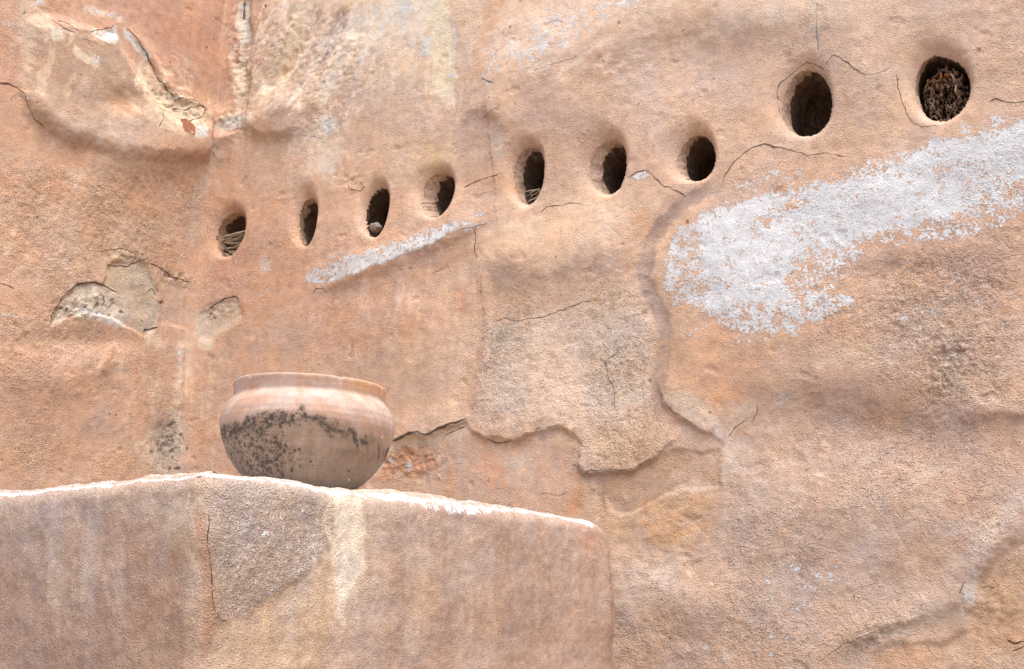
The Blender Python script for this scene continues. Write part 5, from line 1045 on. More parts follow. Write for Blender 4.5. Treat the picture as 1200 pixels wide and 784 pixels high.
PWHITE = [
  (('P',[(-0.8191,1.8082),(-0.6291,1.8188),(-0.4538,1.8185),(-0.2684,1.8198),(-0.1465,1.818),(-0.0554,1.8208),(-0.0006,1.8199),(0.0001,1.8127),(-0.1457,1.8119),(-0.2672,1.8119),(-0.4523,1.8102),(-0.6269,1.8084)],0.004),0.8,1),
  (('P',[(-0.0012,1.8258),(0.1041,1.8245),(0.3234,1.8199),(0.5308,1.817),(0.7749,1.8174),(1.0668,1.8222),(1.3496,1.8233),(1.3443,1.8092),(1.0666,1.8116),(0.7751,1.8039),(0.5313,1.8028),(0.3243,1.8052),(0.1051,1.8125),(0.0001,1.8127)],0.0045),0.45,1),
  (('P',[(0.3979,1.8096),(0.5311,1.8099),(0.775,1.8097),(0.843,1.8087),(0.802,1.798),(0.6791,1.7879),(0.56,1.7925),(0.4502,1.7967)],0.007),0.3,1),
  (('B',1.2933,1.8084,(22.549,-25.502,-21.475,-94.76),0.4),0.3,1),
  (('L',[(-0.0469,1.7852),(-0.0442,1.762)],0.0045,0.0018),0.6,1),
  (('B',0.1546,1.6959,(8.144,0.611,0.465,-11.163),0.5),-0.85,0.9),
]
PGRAIN = [
  (('P',[(0.0041,1.8088),(0.1669,1.8091),(0.3055,1.802),(0.3095,1.7343),(0.211,1.6375),(0.1037,1.5859),(0.0339,1.5767)],0.0179),1.5,1),
  (('B',0.354,1.7042,(20.742,1.154,0.513,-12.332),0),0.5,0.8),
]
PCRACK = [
  ([(0.0025,1.7457),(0.0058,1.6897),(0.0167,1.6483),(0.021,1.6207)],0.0025),
  ([(0.021,1.6207),(0.0294,1.5864),(0.0453,1.5697),(0.0602,1.5668)],0.0022),
  ([(-0.1089,1.814),(-0.1002,1.8179),(-0.0912,1.8188)],0.0041),
  ([(-0.0407,1.8081),(-0.0276,1.8087)],0.0045),
]
PILLAR_CORNER = (-0.5124, 1.7776)
PILLAR_TOP = 1.8231
PILLAR_RIGHT = (0.56064, 0.82806)
PILLAR_LEFT = (-0.82511, 0.56497)
PILLAR_W = 1.4666
PILLAR_D = 0.85
POT_AT = (-0.4488, 2.2762)
POT_SCALE = 0.001839

# ---------------------------------------------------------------- materials
def nodes(name):
    m = bpy.data.materials.new(name); m.use_nodes = True
    nt = m.node_tree; nt.nodes.clear()
    out = nt.nodes.new('ShaderNodeOutputMaterial'); b = nt.nodes.new('ShaderNodeBsdfPrincipled')
    nt.links.new(b.outputs[0], out.inputs[0])
    return m, nt, b

class NG:
    def __init__(s, nt): s.nt = nt
    def n(s, t, **kw):
        x = s.nt.nodes.new(t)
        for k, v in kw.items(): setattr(x, k, v)
        return x
    def put(s, x, i, v):
        if isinstance(v, bpy.types.NodeSocket): s.nt.links.new(v, x.inputs[i])
        elif v is not None: x.inputs[i].default_value = v
    def attr(s, name): 
        return s.n('ShaderNodeAttribute', attribute_name=name, attribute_type='GEOMETRY')
    def math(s, op, a, b=None, c=None, clamp=False):
        x = s.n('ShaderNodeMath', operation=op); x.use_clamp = clamp
        s.put(x, 0, a); s.put(x, 1, b); s.put(x, 2, c); return x.outputs[0]
    def noise(s, vec, scale, detail=2, rough=0.5, dist=0):
        x = s.n('ShaderNodeTexNoise'); s.put(x, 'Vector', vec); x.inputs['Scale'].default_value = scale
        x.inputs['Detail'].default_value = detail; x.inputs['Roughness'].default_value = rough; x.inputs['Distortion'].default_value = dist
        return x.outputs[0]
    def voro(s, vec, scale, rnd=1.0):
        x = s.n('ShaderNodeTexVoronoi'); s.put(x, 'Vector', vec); x.inputs['Scale'].default_value = scale; x.inputs['Randomness'].default_value = rnd
        return x.outputs['Distance'], x.outputs['Color']
    def ramp(s, v, lo, hi, a=0.0, b=1.0):
        x = s.n('ShaderNodeMapRange', interpolation_type='SMOOTHSTEP'); s.put(x, 0, v); s.put(x, 1, lo); s.put(x, 2, hi)
        x.inputs[3].default_value = a; x.inputs[4].default_value = b; return x.outputs[0]
    def mix(s, f, a, b, mode='MIX'):
        x = s.n('ShaderNodeMix', data_type='RGBA', blend_type=mode); s.put(x, 0, f)
        for i, v in ((6, a), (7, b)):
            if isinstance(v, tuple): v = v + (1,)
            s.put(x, i, v)
        return x.outputs[2]
    def scalecol(s, c, f):
        x = s.n('ShaderNodeVectorMath', operation='SCALE'); s.put(x, 0, c); s.put(x, 3, f); return x.outputs[0]
    def bump(s, h, strength, dist, normal=None):
        x = s.n('ShaderNodeBump'); s.put(x, 'Strength', strength); x.inputs['Distance'].default_value = dist
        s.put(x, 'Height', h); s.put(x, 'Normal', normal); return x.outputs[0]

def plaster_material(name, fine=1.0):
    m, nt, b = nodes(name); g = NG(nt)
    tc = g.n('ShaderNodeTexCoord').outputs['Object']
    col = g.attr('colour').outputs['Color']; cov = g.attr('lime').outputs['Fac']; grain = g.attr('grain').outputs['Fac']
    csd = g.attr('crack').outputs['Fac']; cw = g.attr('crack_width').outputs['Fac']
    n1 = g.noise(tc, 34 * fine, 5, 0.62); n2 = g.noise(tc, 150 * fine, 3, 0.6); n3 = g.noise(tc, 7 * fine, 4, 0.6)
    n4 = g.noise(tc, 300 * fine, 2, 0.6)
    # colour drift: hue wanders between ochre and greyed rose, value is broken up by sand grain
    hue = g.mix(g.ramp(n3, 0.35, 0.68), (1.04, 0.99, 0.94), (0.98, 1.0, 1.06))
    c = g.mix(1.0, col, hue, 'MULTIPLY')
    c = g.scalecol(c, g.ramp(n1, 0.25, 0.75, 0.89, 1.11))
    sand = g.math('MULTIPLY_ADD', g.math('SUBTRACT', n2, 0.5), g.math('MULTIPLY_ADD', grain, 0.6, 0.4), 1.02)
    c = g.scalecol(c, sand)
    lightgrain = g.math('MULTIPLY', g.ramp(n4, 0.60, 0.72), g.math('MULTIPLY_ADD', grain, 0.6, 0.2))
    c = g.mix(lightgrain, c, (0.60, 0.53, 0.485))
    darkgrain = g.math('MULTIPLY', g.ramp(n4, 0.40, 0.28), g.math('MULTIPLY_ADD', grain, 0.28, 0.08))
    c = g.mix(darkgrain, c, (0.20, 0.13, 0.085))
    # sand grains: pale tips, a few dark pits
    # lime wash left in flakes
    nf = g.noise(tc, 120 * fine, 4, 0.66, 0.4); nb = g.noise(tc, 30 * fine, 3, 0.55)
    nn = g.math('ADD', g.math('MULTIPLY', g.math('SUBTRACT', nf, 0.5), 4.6), g.math('MULTIPLY', g.math('SUBTRACT', nb, 0.5), 3.6))
    lm = g.ramp(g.math('ADD', nn, cov), -0.06, 0.12)
    lm = g.math('MULTIPLY', lm, g.ramp(cov, -0.97, -0.9))
    lc = g.scalecol(g.mix(g.ramp(n1, 0.3, 0.7), (0.575, 0.58, 0.58), (0.50, 0.503, 0.50)), g.math('MULTIPLY_ADD', n2, 0.42, 0.79))
    lc = g.scalecol(lc, g.ramp(n3, 0.3, 0.7, 0.88, 1.06))
    pit = g.ramp(g.noise(tc, 170 * fine, 2, 0.5), 0.36, 0.27)
    lc = g.mix(g.math('MULTIPLY', pit, 0.75), lc, (0.36, 0.28, 0.22))
    c = g.mix(lm, c, lc)
    # hairline cracks
    cd = g.math('ADD', g.math('ABSOLUTE', csd), g.math('MULTIPLY', g.math('SUBTRACT', n2, 0.5), 0.0022))
    ck = g.math('SUBTRACT', 1.0, g.math('DIVIDE', cd, g.math('MAXIMUM', g.math('MULTIPLY', cw, 0.62), 0.00001)), clamp=True)
    ck = g.math('MULTIPLY', g.ramp(ck, 0.0, 0.6), g.ramp(cw, 0.0004, 0.0016))
    c = g.mix(g.math('MULTIPLY', ck, 0.74), c, (0.022, 0.015, 0.011))
    nt.links.new(c, b.inputs['Base Color'])
    b.inputs['Roughness'].default_value = 0.93; b.inputs['Specular IOR Level'].default_value = 0.18
    wv = g.n('ShaderNodeVectorMath', operation='ADD'); g.put(wv, 0, tc); nv = g.n('ShaderNodeTexNoise'); g.put(nv, 'Vector', tc); nv.inputs['Scale'].default_value = 120 * fine
    sv = g.n('ShaderNodeVectorMath', operation='SCALE'); g.put(sv, 0, nv.outputs['Color']); sv.inputs[3].default_value = .0022; g.put(wv, 1, sv.outputs[0])
    vd, vk = g.voro(wv.outputs[0], 150 * fine)
    sep = g.n('ShaderNodeSeparateColor'); g.put(sep, 0, vk)
    pebble = g.math('MULTIPLY', g.ramp(vd, 0.55, 0.1), g.ramp(sep.outputs[0], 0.2, 1.0))
    hk = g.math('SUBTRACT', 1.0, g.math('MULTIPLY', lm, 0.5))
    h = g.math('MULTIPLY', g.math('ADD', g.math('MULTIPLY', n2, 1.0), g.math('MULTIPLY', pebble, 1.3)), g.math('MULTIPLY', g.math('MULTIPLY_ADD', grain, 0.9, 0.1), hk))
    c = g.mix(g.math('MULTIPLY', g.math('MULTIPLY', g.ramp(pebble, 0.35, 0.8), g.math('SUBTRACT', 1.0, lm)), g.math('MULTIPLY_ADD', grain, 0.38, -0.04, clamp=True)), c, (0.62, 0.545, 0.50))
    nt.links.new(c, b.inputs['Base Color'])
    h = g.math('ADD', h, g.math('MULTIPLY', n4, g.math('MULTIPLY_ADD', grain, 0.5, 0.2)))
    h = g.math('ADD', h, g.math('MULTIPLY', n1, 0.25))
    h = g.math('ADD', h, g.math('MULTIPLY', lm, 0.35))
    h = g.math('SUBTRACT', h, g.math('MULTIPLY', ck, 2.5))
    nt.links.new(g.bump(h, 1.0, 0.0040 / fine ** 1.3), b.inputs['Normal'])
    return m

def simple_material(name, c1, c2, scale, rough=0.9, bump=0.002, stretch=(1, 1, 1), detail=5):
    m, nt, b = nodes(name); g = NG(nt)
    tc = g.n('ShaderNodeTexCoord').outputs['Object']
    mp = g.n('ShaderNodeMapping'); g.put(mp, 0, tc); mp.inputs['Scale'].default_value = stretch
    n = g.noise(mp.outputs[0], scale, detail, 0.65)
    nt.links.new(g.mix(g.ramp(n, 0.3, 0.7), c1, c2), b.inputs['Base Color'])
    b.inputs['Roughness'].default_value = rough; b.inputs['Specular IOR Level'].default_value = 0.2
    nt.links.new(g.bump(n, 0.8, bump), b.inputs['Normal'])
    return m

def vertex_material(name, scale, rough=0.9, bump=0.003, lo=0.6, hi=1.3):
    m, nt, b = nodes(name); g = NG(nt)
    tc = g.n('ShaderNodeTexCoord').outputs['Object']
    n = g.noise(tc, scale, 5, 0.65); n2 = g.noise(tc, scale * 4, 3, 0.6)
    c = g.scalecol(g.attr('colour').outputs['Color'], g.ramp(n, 0.25, 0.75, lo, hi))
    nt.links.new(c, b.inputs['Base Color'])
    b.inputs['Roughness'].default_value = rough; b.inputs['Specular IOR Level'].default_value = 0.2
    nt.links.new(g.bump(g.math('ADD', n, g.math('MULTIPLY', n2, 0.4)), 0.8, bump), b.inputs['Normal'])
    return m

M_WALL = plaster_material('earthen_plaster')
M_PILLAR = plaster_material('pillar_plaster', 1.6)
M_CAVITY = vertex_material('socket_adobe', 60, 0.95, 0.004)
M_GROUND = simple_material('bare_earth', (0.20, 0.14, 0.095), (0.30, 0.22, 0.155), 3.0, 0.95, 0.01, (1, 1, 1), 8)
M_TWIG = simple_material('dry_twig', (0.24, 0.18, 0.12), (0.50, 0.42, 0.31), 60, 0.85, 0.0006, (1, 1, 1), 3)
M_STONE = simple_material('weathered_stone', (0.20, 0.15, 0.12), (0.33, 0.27, 0.22), 60, 0.9, 0.002)
M_BRICK = simple_material('fired_brick', (0.28, 0.12, 0.07), (0.40, 0.19, 0.11), 80, 0.9, 0.0015)
M_WOOD = vertex_material('rotten_wood', 90, 0.8, 0.002, 0.5, 1.5)

# ---------------------------------------------------------------- mesh helpers
def grid_faces(nz, ns, off=0, flip=False):
    j, i = np.meshgrid(np.arange(nz - 1), np.arange(ns - 1), indexing='ij')
    v = off + j * ns + i
    q = np.stack([v, v + 1, v + ns + 1, v + ns], -1).reshape(-1, 4)
    return q[:, ::-1] if flip else q

def mesh_object(name, V, Fq, material, attrs=None, parent=None, loc=(0, 0, 0), extra=None, smooth=True):
    V = np.asarray(V, np.float32).reshape(-1, 3) - np.asarray(loc, np.float32)
    me = bpy.data.meshes.new(name)
    faces = np.asarray(Fq, np.int32)
    nq = len(faces); tri = np.asarray(extra, np.int32) if extra is not None else np.zeros((0, 3), np.int32)
    loops = np.concatenate([faces.ravel(), tri.ravel()])
    me.vertices.add(len(V)); me.vertices.foreach_set('co', V.ravel())
    me.loops.add(len(loops)); me.loops.foreach_set('vertex_index', loops.astype(np.int32))
    me.polygons.add(nq + len(tri))
    starts = np.concatenate([np.arange(nq) * 4, nq * 4 + np.arange(len(tri)) * 3]).astype(np.int32)
    me.polygons.foreach_set('loop_start', starts)
    if smooth: me.polygons.foreach_set('use_smooth', np.ones(nq + len(tri), bool))
    me.update(calc_edges=True); me.validate()
    for k, v in (attrs or {}).items():
        if v.ndim == 2:
            a = me.attributes.new(k, 'FLOAT_COLOR', 'POINT')
            a.data.foreach_set('color', np.concatenate([v, np.ones((len(v), 1))], 1).astype(np.float32).ravel())
        else:
            a = me.attributes.new(k, 'FLOAT', 'POINT'); a.data.foreach_set('value', v.astype(np.float32).ravel())
    me.materials.append(material)
    o = bpy.data.objects.new(name, me); COL.objects.link(o)
    if parent: o.parent = parent
    else: o.location = loc
    return o

def tag(o, label=None, cat=None, group=None, kind=None):
    for k, v in (('label', label), ('category', cat), ('group', group), ('kind', kind)):
        if v: o[k] = v
    return o

def lines(*spans):
    out = []
    for a, b, d0, d1 in spans:
        n = max(2, int(round(2 * (b - a) / (d0 + d1))))
        t = np.linspace(0, 1, n, endpoint=False)
        # spacing changes evenly from d0 to d1
        out.append(a + (b - a) * (d0 * t + (d1 - d0) * t * t / 2) / (d0 + (d1 - d0) / 2))
    out.append(np.array([spans[-1][1]]))
    return np.concatenate(out)

# ---------------------------------------------------------------- ground
bm = bmesh.new()
bmesh.ops.create_grid(bm, x_segments=40, y_segments=40, size=300)
for v in bm.verts: v.co.z = 0.0
me = bpy.data.meshes.new('ground'); bm.to_mesh(me); bm.free(); me.materials.append(M_GROUND)
ground = bpy.data.objects.new('ground', me); COL.objects.link(ground); ground['kind'] = 'structure'

# ---------------------------------------------------------------- the two plastered walls
S = lines((-2.2, -1.05, .04, .012), (-1.05, 0.0, .0052, .0056), (0.0, 3.38, .0056, .0036), (3.38, 4.6, .012, .04))
Z = lines((0.0, 1.25, .06, .012), (1.25, 3.75, .0042, .0042), (3.75, 4.6, .0048, .0052), (4.6, 5.0, .012, .04))
i0 = int(np.argmin(np.abs(S))); S[i0] = 0.0
sh = Sheet(S, Z)
H = relief(sh, REL)
GR = paint_val(sh, 0.32, GRAIN)
GR = GR * (0.45 + 0.85 * sstep(-0.6, 0.6, fbm(sh.s, sh.z, 3.2, 4, 41, 0.6)))
CRB = paint_val(sh, 0.0, CRUMB)
s, z = sh.s, sh.z
H = H + 0.009 * fbm(s, z, 1.3, 2, 3) + 0.0035 * fbm(s, z, 5.5, 3, 4)
H = H + 0.0016 * np.abs(fbm(s, z, 13, 4, 7, 0.6)) * sstep(-0.3, 0.5, fbm(s, z, 2.2, 3, 13))
rough = np.clip(GR, 0, 1.6)
H = H + (0.0004 + 0.0005 * rough) * fbm(s, z, 28, 2, 6) + 0.0011 * rough * fbm(s, z, 85, 2, 8)
# cracked plates stand a little proud of one another
CS, CW = crack_fields(sh, CRACK)
H = H + 0.0017 * np.sign(CS) * np.exp(-(CS / 0.006) ** 2) * np.clip(CW / 0.003, 0, 1) * (0.3 + fbm(s, z, 8, 2, 47))
# crumbling plaster: broken lumps and pits where the coat has let go
lump = fbm(s, z, 34, 4, 43, 0.65)
H = H + CRB * (0.0055 * np.clip(lump, -0.9, 0.9) - 0.006 * sstep(0.25, 0.5, fbm(s, z, 24, 3, 44)))
# trowel hollows and small spalls
sp = fbm(s, z, 9, 3, 12, 0.6)
H = H - 0.0025 * sstep(0.75, 0.95, sp)
Hh, RHO = hole_relief(sh, HOLES)
H = H + Hh
P = corner_point(s, z, H)
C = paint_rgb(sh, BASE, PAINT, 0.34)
C = C * (1 + CRB * (0.22 * lump - 0.05))[..., None]
st = fbm(s * 2.2, z * 0.6, 6, 4, 21)
C = C * (1 + 0.05 * st + 0.045 * fbm(s, z, 18, 3, 22))[..., None]
C = C * (1 + 0.045 * fbm(s, z, 5, 4, 23)[..., None] * np.array([0.5, 0.0, -1.0]))
C = np.clip(C, 0.01, 0.9)
W = paint_val(sh, -1.0, WHITE)
nz, ns = sh.shape
ORIGIN = (float(CORNER[0]), float(CORNER[1]), 0.0)

def wall_object(name, isl, outside, cut):
    """front sheet plus top, end and back faces so that the wall has its thickness"""
    sl = (slice(None), isl)
    p = P[sl]; n = p.shape[1]
    f = grid_faces(nz, n)
    if cut:
        keep = (RHO[sl] > 0.985).ravel()
        f = f[keep[f].any(1)]
    V = p.reshape(-1, 3)
    att = {'colour': C[sl].reshape(-1, 3), 'lime': W[sl].ravel(), 'grain': GR[sl].ravel(), 'crack': CS[sl].ravel(), 'crack_width': CW[sl].ravel()}
    # closing strip: top edge back and down, outer end back
    top = p[-1]; back_top = top + outside; back_bot = p[0] + outside
    base = len(V)
    V = np.concatenate([V, back_top, back_bot])
    t = np.arange(n - 1)
    f2 = np.stack([(nz - 1) * n + t, (nz - 1) * n + t + 1, base + t + 1, base + t], -1)
    f3 = np.stack([base + t, base + t + 1, base + n + t + 1, base + n + t], -1)
    e = n - 1 if outside is OUT_MAIN else 0
    jj = np.arange(nz - 1)
    mid = len(V)
    V = np.concatenate([V, p[:, e] + outside])
    f4 = np.stack([jj * n + e, (jj + 1) * n + e, mid + jj + 1, mid + jj], -1)
    f = np.concatenate([f, f2, f3, f4])
    k = len(V) - base
    att['colour'] = np.concatenate([att['colour'], np.tile(C.mean((0, 1)), (k, 1))])
    for a, v in (('lime', -1), ('grain', .6), ('crack', .05), ('crack_width', 0)): att[a] = np.concatenate([att[a], np.full(k, v)])
    return mesh_object(name, V, f, M_WALL, att, loc=ORIGIN)

OUT_MAIN = np.array([-DN[0] * 0.6, -DN[1] * 0.6, 0]); OUT_SIDE = np.array([-DU[0] * 0.5, -DU[1] * 0.5, 0])
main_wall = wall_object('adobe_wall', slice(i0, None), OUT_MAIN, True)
tag(main_wall, 'weathered ochre plaster wall pierced by a row of round holes and patched with white lime', 'wall')
side_wall = wall_object('adobe_wall', slice(0, i0 + 1), OUT_SIDE, False)
tag(side_wall, 'peeling orange side wall without holes, left of the corner behind the pot', 'wall')

def sample(A, ss, zz):
    i = np.clip(np.searchsorted(S, ss), 0, ns - 1); j = np.clip(np.searchsorted(Z, zz), 0, nz - 1)
    return A[j, i]

# socket linings: broken plaster collar, then the bare adobe of the cavity
for hi, h in enumerate(HOLES):
    cx, cz, rx, rz = h['rim']; ex, ez, erx, erz = h['end']
    NA = 128; ph = np.linspace(0, 2 * math.pi, NA, endpoint=False)
    wob = 1 + 0.035 * np.sin(2 * ph + cx * 40) + 0.03 * np.sin(3 * ph + cz * 50)
    jag0 = 0.046 + 0.026 * fbm(np.cos(ph) * 1.1 + hi * 7, np.sin(ph) * 1.1, 2.2, 3, 50) + 0.010 * perlin(ph * 5.1, ph * 0 + hi, 51)
    rows, cols = [], []
    jag0 = np.maximum(jag0, .012)
    hs = np.minimum(sample(H, cx + rx * 1.02 * wob * np.cos(ph), cz + rz * 1.02 * wob * np.sin(ph)), 0.03)
    jag = -hs + jag0
    base_c = sample(C, cx + rx * 1.06 * wob * np.cos(ph), cz + rz * 1.06 * wob * np.sin(ph))
    def ring(cx_, cz_, rx_, rz_, depth, c):
        ss = cx_ + rx_ * wob * np.cos(ph); zz = cz_ + rz_ * wob * np.sin(ph)
        a = ss; b = FILLET ** 2 / 4 / np.maximum(ss, .05) - depth
        rows.append(np.stack([CORNER[0] + a * DU[0] + b * DN[0], CORNER[1] + a * DU[1] + b * DN[1], zz], -1)); cols.append(c)
    NR = 14
    ring(cx, cz, rx * 1.04, rz * 1.04, -hs + 0.003, base_c)
    for k in range(1, NR + 1):
        t = k / NR; q = t ** 0.8
        bump_ = 1 + 0.02 * fbm(np.cos(ph) * 2 + hi * 3, np.sin(ph) * 2 + t * 2, 2, 2, 52)
        rx_ = rx * (1.0 - 0.035 * t) * (1 - q) + erx * q; rz_ = rz * (1 - q) + erz * q
        dep = (-hs + 0.006) * (1 - t) + jag * t
        ring(cx * (1 - q) + ex * q, cz * (1 - q) + ez * q, rx_ * bump_, rz_ * bump_, dep, base_c)
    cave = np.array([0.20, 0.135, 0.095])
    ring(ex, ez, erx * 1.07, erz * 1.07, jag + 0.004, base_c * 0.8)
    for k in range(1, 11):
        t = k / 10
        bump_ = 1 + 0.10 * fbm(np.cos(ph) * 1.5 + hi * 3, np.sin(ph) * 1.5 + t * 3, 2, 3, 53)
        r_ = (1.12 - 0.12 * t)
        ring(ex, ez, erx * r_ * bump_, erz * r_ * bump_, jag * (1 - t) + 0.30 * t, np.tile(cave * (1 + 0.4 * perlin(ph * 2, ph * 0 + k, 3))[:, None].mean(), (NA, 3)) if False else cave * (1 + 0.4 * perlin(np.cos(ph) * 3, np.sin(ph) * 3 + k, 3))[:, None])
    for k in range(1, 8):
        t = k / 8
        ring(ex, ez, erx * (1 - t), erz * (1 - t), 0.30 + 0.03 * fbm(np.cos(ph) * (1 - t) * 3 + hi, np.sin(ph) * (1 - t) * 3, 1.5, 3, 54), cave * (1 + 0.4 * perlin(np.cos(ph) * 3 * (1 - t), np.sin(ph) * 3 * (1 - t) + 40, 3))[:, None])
    R_ = np.array(rows); K_ = np.array(cols)
    nr = len(R_)
    j, i = np.meshgrid(np.arange(nr - 1), np.arange(NA), indexing='ij')
    f = np.stack([j * NA + i, (j + 1) * NA + i, (j + 1) * NA + (i + 1) % NA, j * NA + (i + 1) % NA], -1).reshape(-1, 4)[:, ::-1]
    last = (nr - 1) * NA; V = np.concatenate([R_.reshape(-1, 3), R_[-1].mean(0)[None]])
    tri = [(last + (i + 1) % NA, last + i, len(V) - 1) for i in range(NA)]
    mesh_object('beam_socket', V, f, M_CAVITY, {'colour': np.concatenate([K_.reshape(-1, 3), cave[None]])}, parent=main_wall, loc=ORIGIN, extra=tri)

def in_wall(ss, zz, depth):
    a, b = ss, FILLET ** 2 / 4 / max(ss, .05) - depth
    return Vector((CORNER[0] + a * DU[0] + b * DN[0], CORNER[1] + a * DU[1] + b * DN[1], zz))

# ---------------------------------------------------------------- what sits in the sockets
def stick(name, p0, p1, r, seed, parent, mat, sag=0.01):
    rnd = random.Random(seed); bm = bmesh.new(); d = p1 - p0; n = 4; rings = []
    q = d.to_track_quat('Z', 'Y').to_matrix()
    bend = Vector((rnd.uniform(-1, 1), rnd.uniform(-1, 1), rnd.uniform(-1, 1))) * sag
    for k in range(n + 1):
        t = k / n; c = p0 + d * t + bend * math.sin(math.pi * t); rr = r * (1 - 0.45 * t) * rnd.uniform(.85, 1.15)
        rings.append([bm.verts.new(c + q @ Vector((math.cos(x) * rr, math.sin(x) * rr, 0))) for x in (0, 1.257, 2.513, 3.77, 5.03)])
    for ra, rb in zip(rings, rings[1:]):
        for k in range(5): bm.faces.new((ra[k], ra[(k + 1) % 5], rb[(k + 1) % 5], rb[k]))
    bm.faces.new(rings[0][::-1]); bm.faces.new(rings[-1])
    me = bpy.data.meshes.new(name); bm.to_mesh(me); bm.free(); me.materials.append(mat)
    for p in me.polygons: p.use_smooth = True
    o = bpy.data.objects.new(name, me); COL.objects.link(o); o.parent = parent
    return o

def nest(hole, name, label, count, seed, height, dmin, dmax, rr):
    cx, cz, rx, rz = HOLES[hole]['rim']; ex, ez, erx, erz = HOLES[hole]['end']
    base = in_wall(ex, cz - rz * 0.9, 0.06)
    o = bpy.data.objects.new(name, None); o.location = base; o.empty_display_size = .05; COL.objects.link(o)
    rnd = random.Random(seed)
    for k in range(count):
        hz = cz - rz * 0.86 + height * rz * (k / count) + rnd.uniform(-.004, .004)
        y = min(0.97, abs((hz - cz) / rz)); half = math.sqrt(1 - y * y) * 0.92
        d0 = rnd.uniform(dmin, dmax); d1 = min(.2, max(0.03, d0 + rnd.uniform(-.06, .06)))
        s0 = ex - erx * half * rnd.uniform(.6, 1.0); s1 = ex + erx * half * rnd.uniform(.5, 1.0)
        if rnd.random() < .5: s0, s1 = s1, s0
        a = in_wall(s0, hz, d0) - base; b = in_wall(s1, hz + rnd.uniform(-.014, .014), d1) - base
        stick('twig', a, b, rr * rnd.uniform(.6, 1.3), seed * 100 + k, o, M_TWIG, .012)
    return o
tag(nest(0, 'twig_nest', None, 40, 3, .95, .030, .085, .0036), 'bundle of dry twigs packed into the bottom of the hole nearest the corner', 'nest')
tag(nest(4, 'straw_tuft', None, 14, 8, .6, .05, .10, .0034), 'few pale straws lying at the bottom of the narrow middle hole', 'straw')

bm = bmesh.new(); bmesh.ops.create_icosphere(bm, subdivisions=4, radius=1)
for v in bm.verts:
    c = v.co.copy()
    k = 1 + .18 * float(perlin(np.array([c.x * 1.6 + 3]), np.array([c.y * 1.6 + c.z * 2.1]), 5)[0]) + .05 * float(perlin(np.array([c.x * 6]), np.array([c.y * 5 + c.z * 6]), 6)[0])
    v.co = Vector((c.x * .026, c.y * .024, c.z * .021)) * k
me = bpy.data.meshes.new('stone'); bm.to_mesh(me); bm.free(); me.materials.append(M_STONE)
for p in me.polygons: p.use_smooth = True
o = bpy.data.objects.new('stone', me); COL.objects.link(o)
hx = HOLES[2]
o.location = in_wall(STONE[0], STONE[1], .05)
tag(o, 'small rounded grey stone lying in the bottom of the third hole from the corner', 'stone')

# rotted roof-beam end in the hole at the right
cx, cz, rx, rz = HOLES[8]['rim']; ex, ez, erx, erz = HOLES[8]['end']
NA, NR = 220, 60
ph, rr = np.meshgrid(np.linspace(0, 2 * math.pi, NA, endpoint=False), np.linspace(0.0, 1.0, NR), indexing='xy')
bx = rr * np.cos(ph); bz = rr * np.sin(ph)
wx = bx + .10 * fbm(bx, bz, 3, 3, 61); wz = bz + .10 * fbm(bx, bz, 3, 3, 62)
rw = np.hypot(wx, wz - .05); aw = np.arctan2(wz - .05, wx)
ringn = np.sin(rw * 24 + 1.5 * fbm(bx, bz, 4, 2, 63) + aw * 1.0)
curl = fbm(rw * 2 + 5, aw * 2.2, 2.2, 3, 64)
hgt = .014 * np.abs(ringn) ** .8 * (0.4 + sstep(-.4, .5, curl)) + .020 * curl + .012 * fbm(bx, bz, 7, 3, 65)
hole_core = np.exp(-(rw / .12) ** 2)
hgt = hgt - .03 * hole_core - .025 * sstep(.86, 1.0, rr)
crest = sstep(.004, .03, hgt)
wc = np.array([.05, .031, .02]) * (1 - crest[..., None]) + np.array([.26, .175, .115]) * crest[..., None]
rust = np.exp(-((bz - .58) / .22) ** 2 - ((bx + .2) / .5) ** 2)[..., None]
wc = wc * (1 - .85 * rust) + np.array([.40, .13, .035]) * rust
bs = ex + .004 + bx * erx * .985; bzz = cz - .012 + bz * rz * .90
dep = .075 - hgt
WV = np.stack([CORNER[0] + bs * DU[0] - dep * DN[0], CORNER[1] + bs * DU[1] - dep * DN[1], bzz], -1)
tail = np.stack([CORNER[0] + bs[-1] * DU[0] - .33 * DN[0], CORNER[1] + bs[-1] * DU[1] - .33 * DN[1], bzz[-1]], -1)
WV = np.concatenate([WV, tail[None]]); wc = np.concatenate([wc, wc[-1:] * .8])
j, i = np.meshgrid(np.arange(NR), np.arange(NA), indexing='ij')
f = np.stack([j * NA + i, (j + 1) * NA + i, (j + 1) * NA + (i + 1) % NA, j * NA + (i + 1) % NA], -1).reshape(-1, 4)
c0 = in_wall(ex, cz - rz * .9, .2)
beam = mesh_object('beam_end', WV.reshape(-1, 3), f[NA:], M_WOOD, {'colour': wc.reshape(-1, 3)}, loc=tuple(c0))
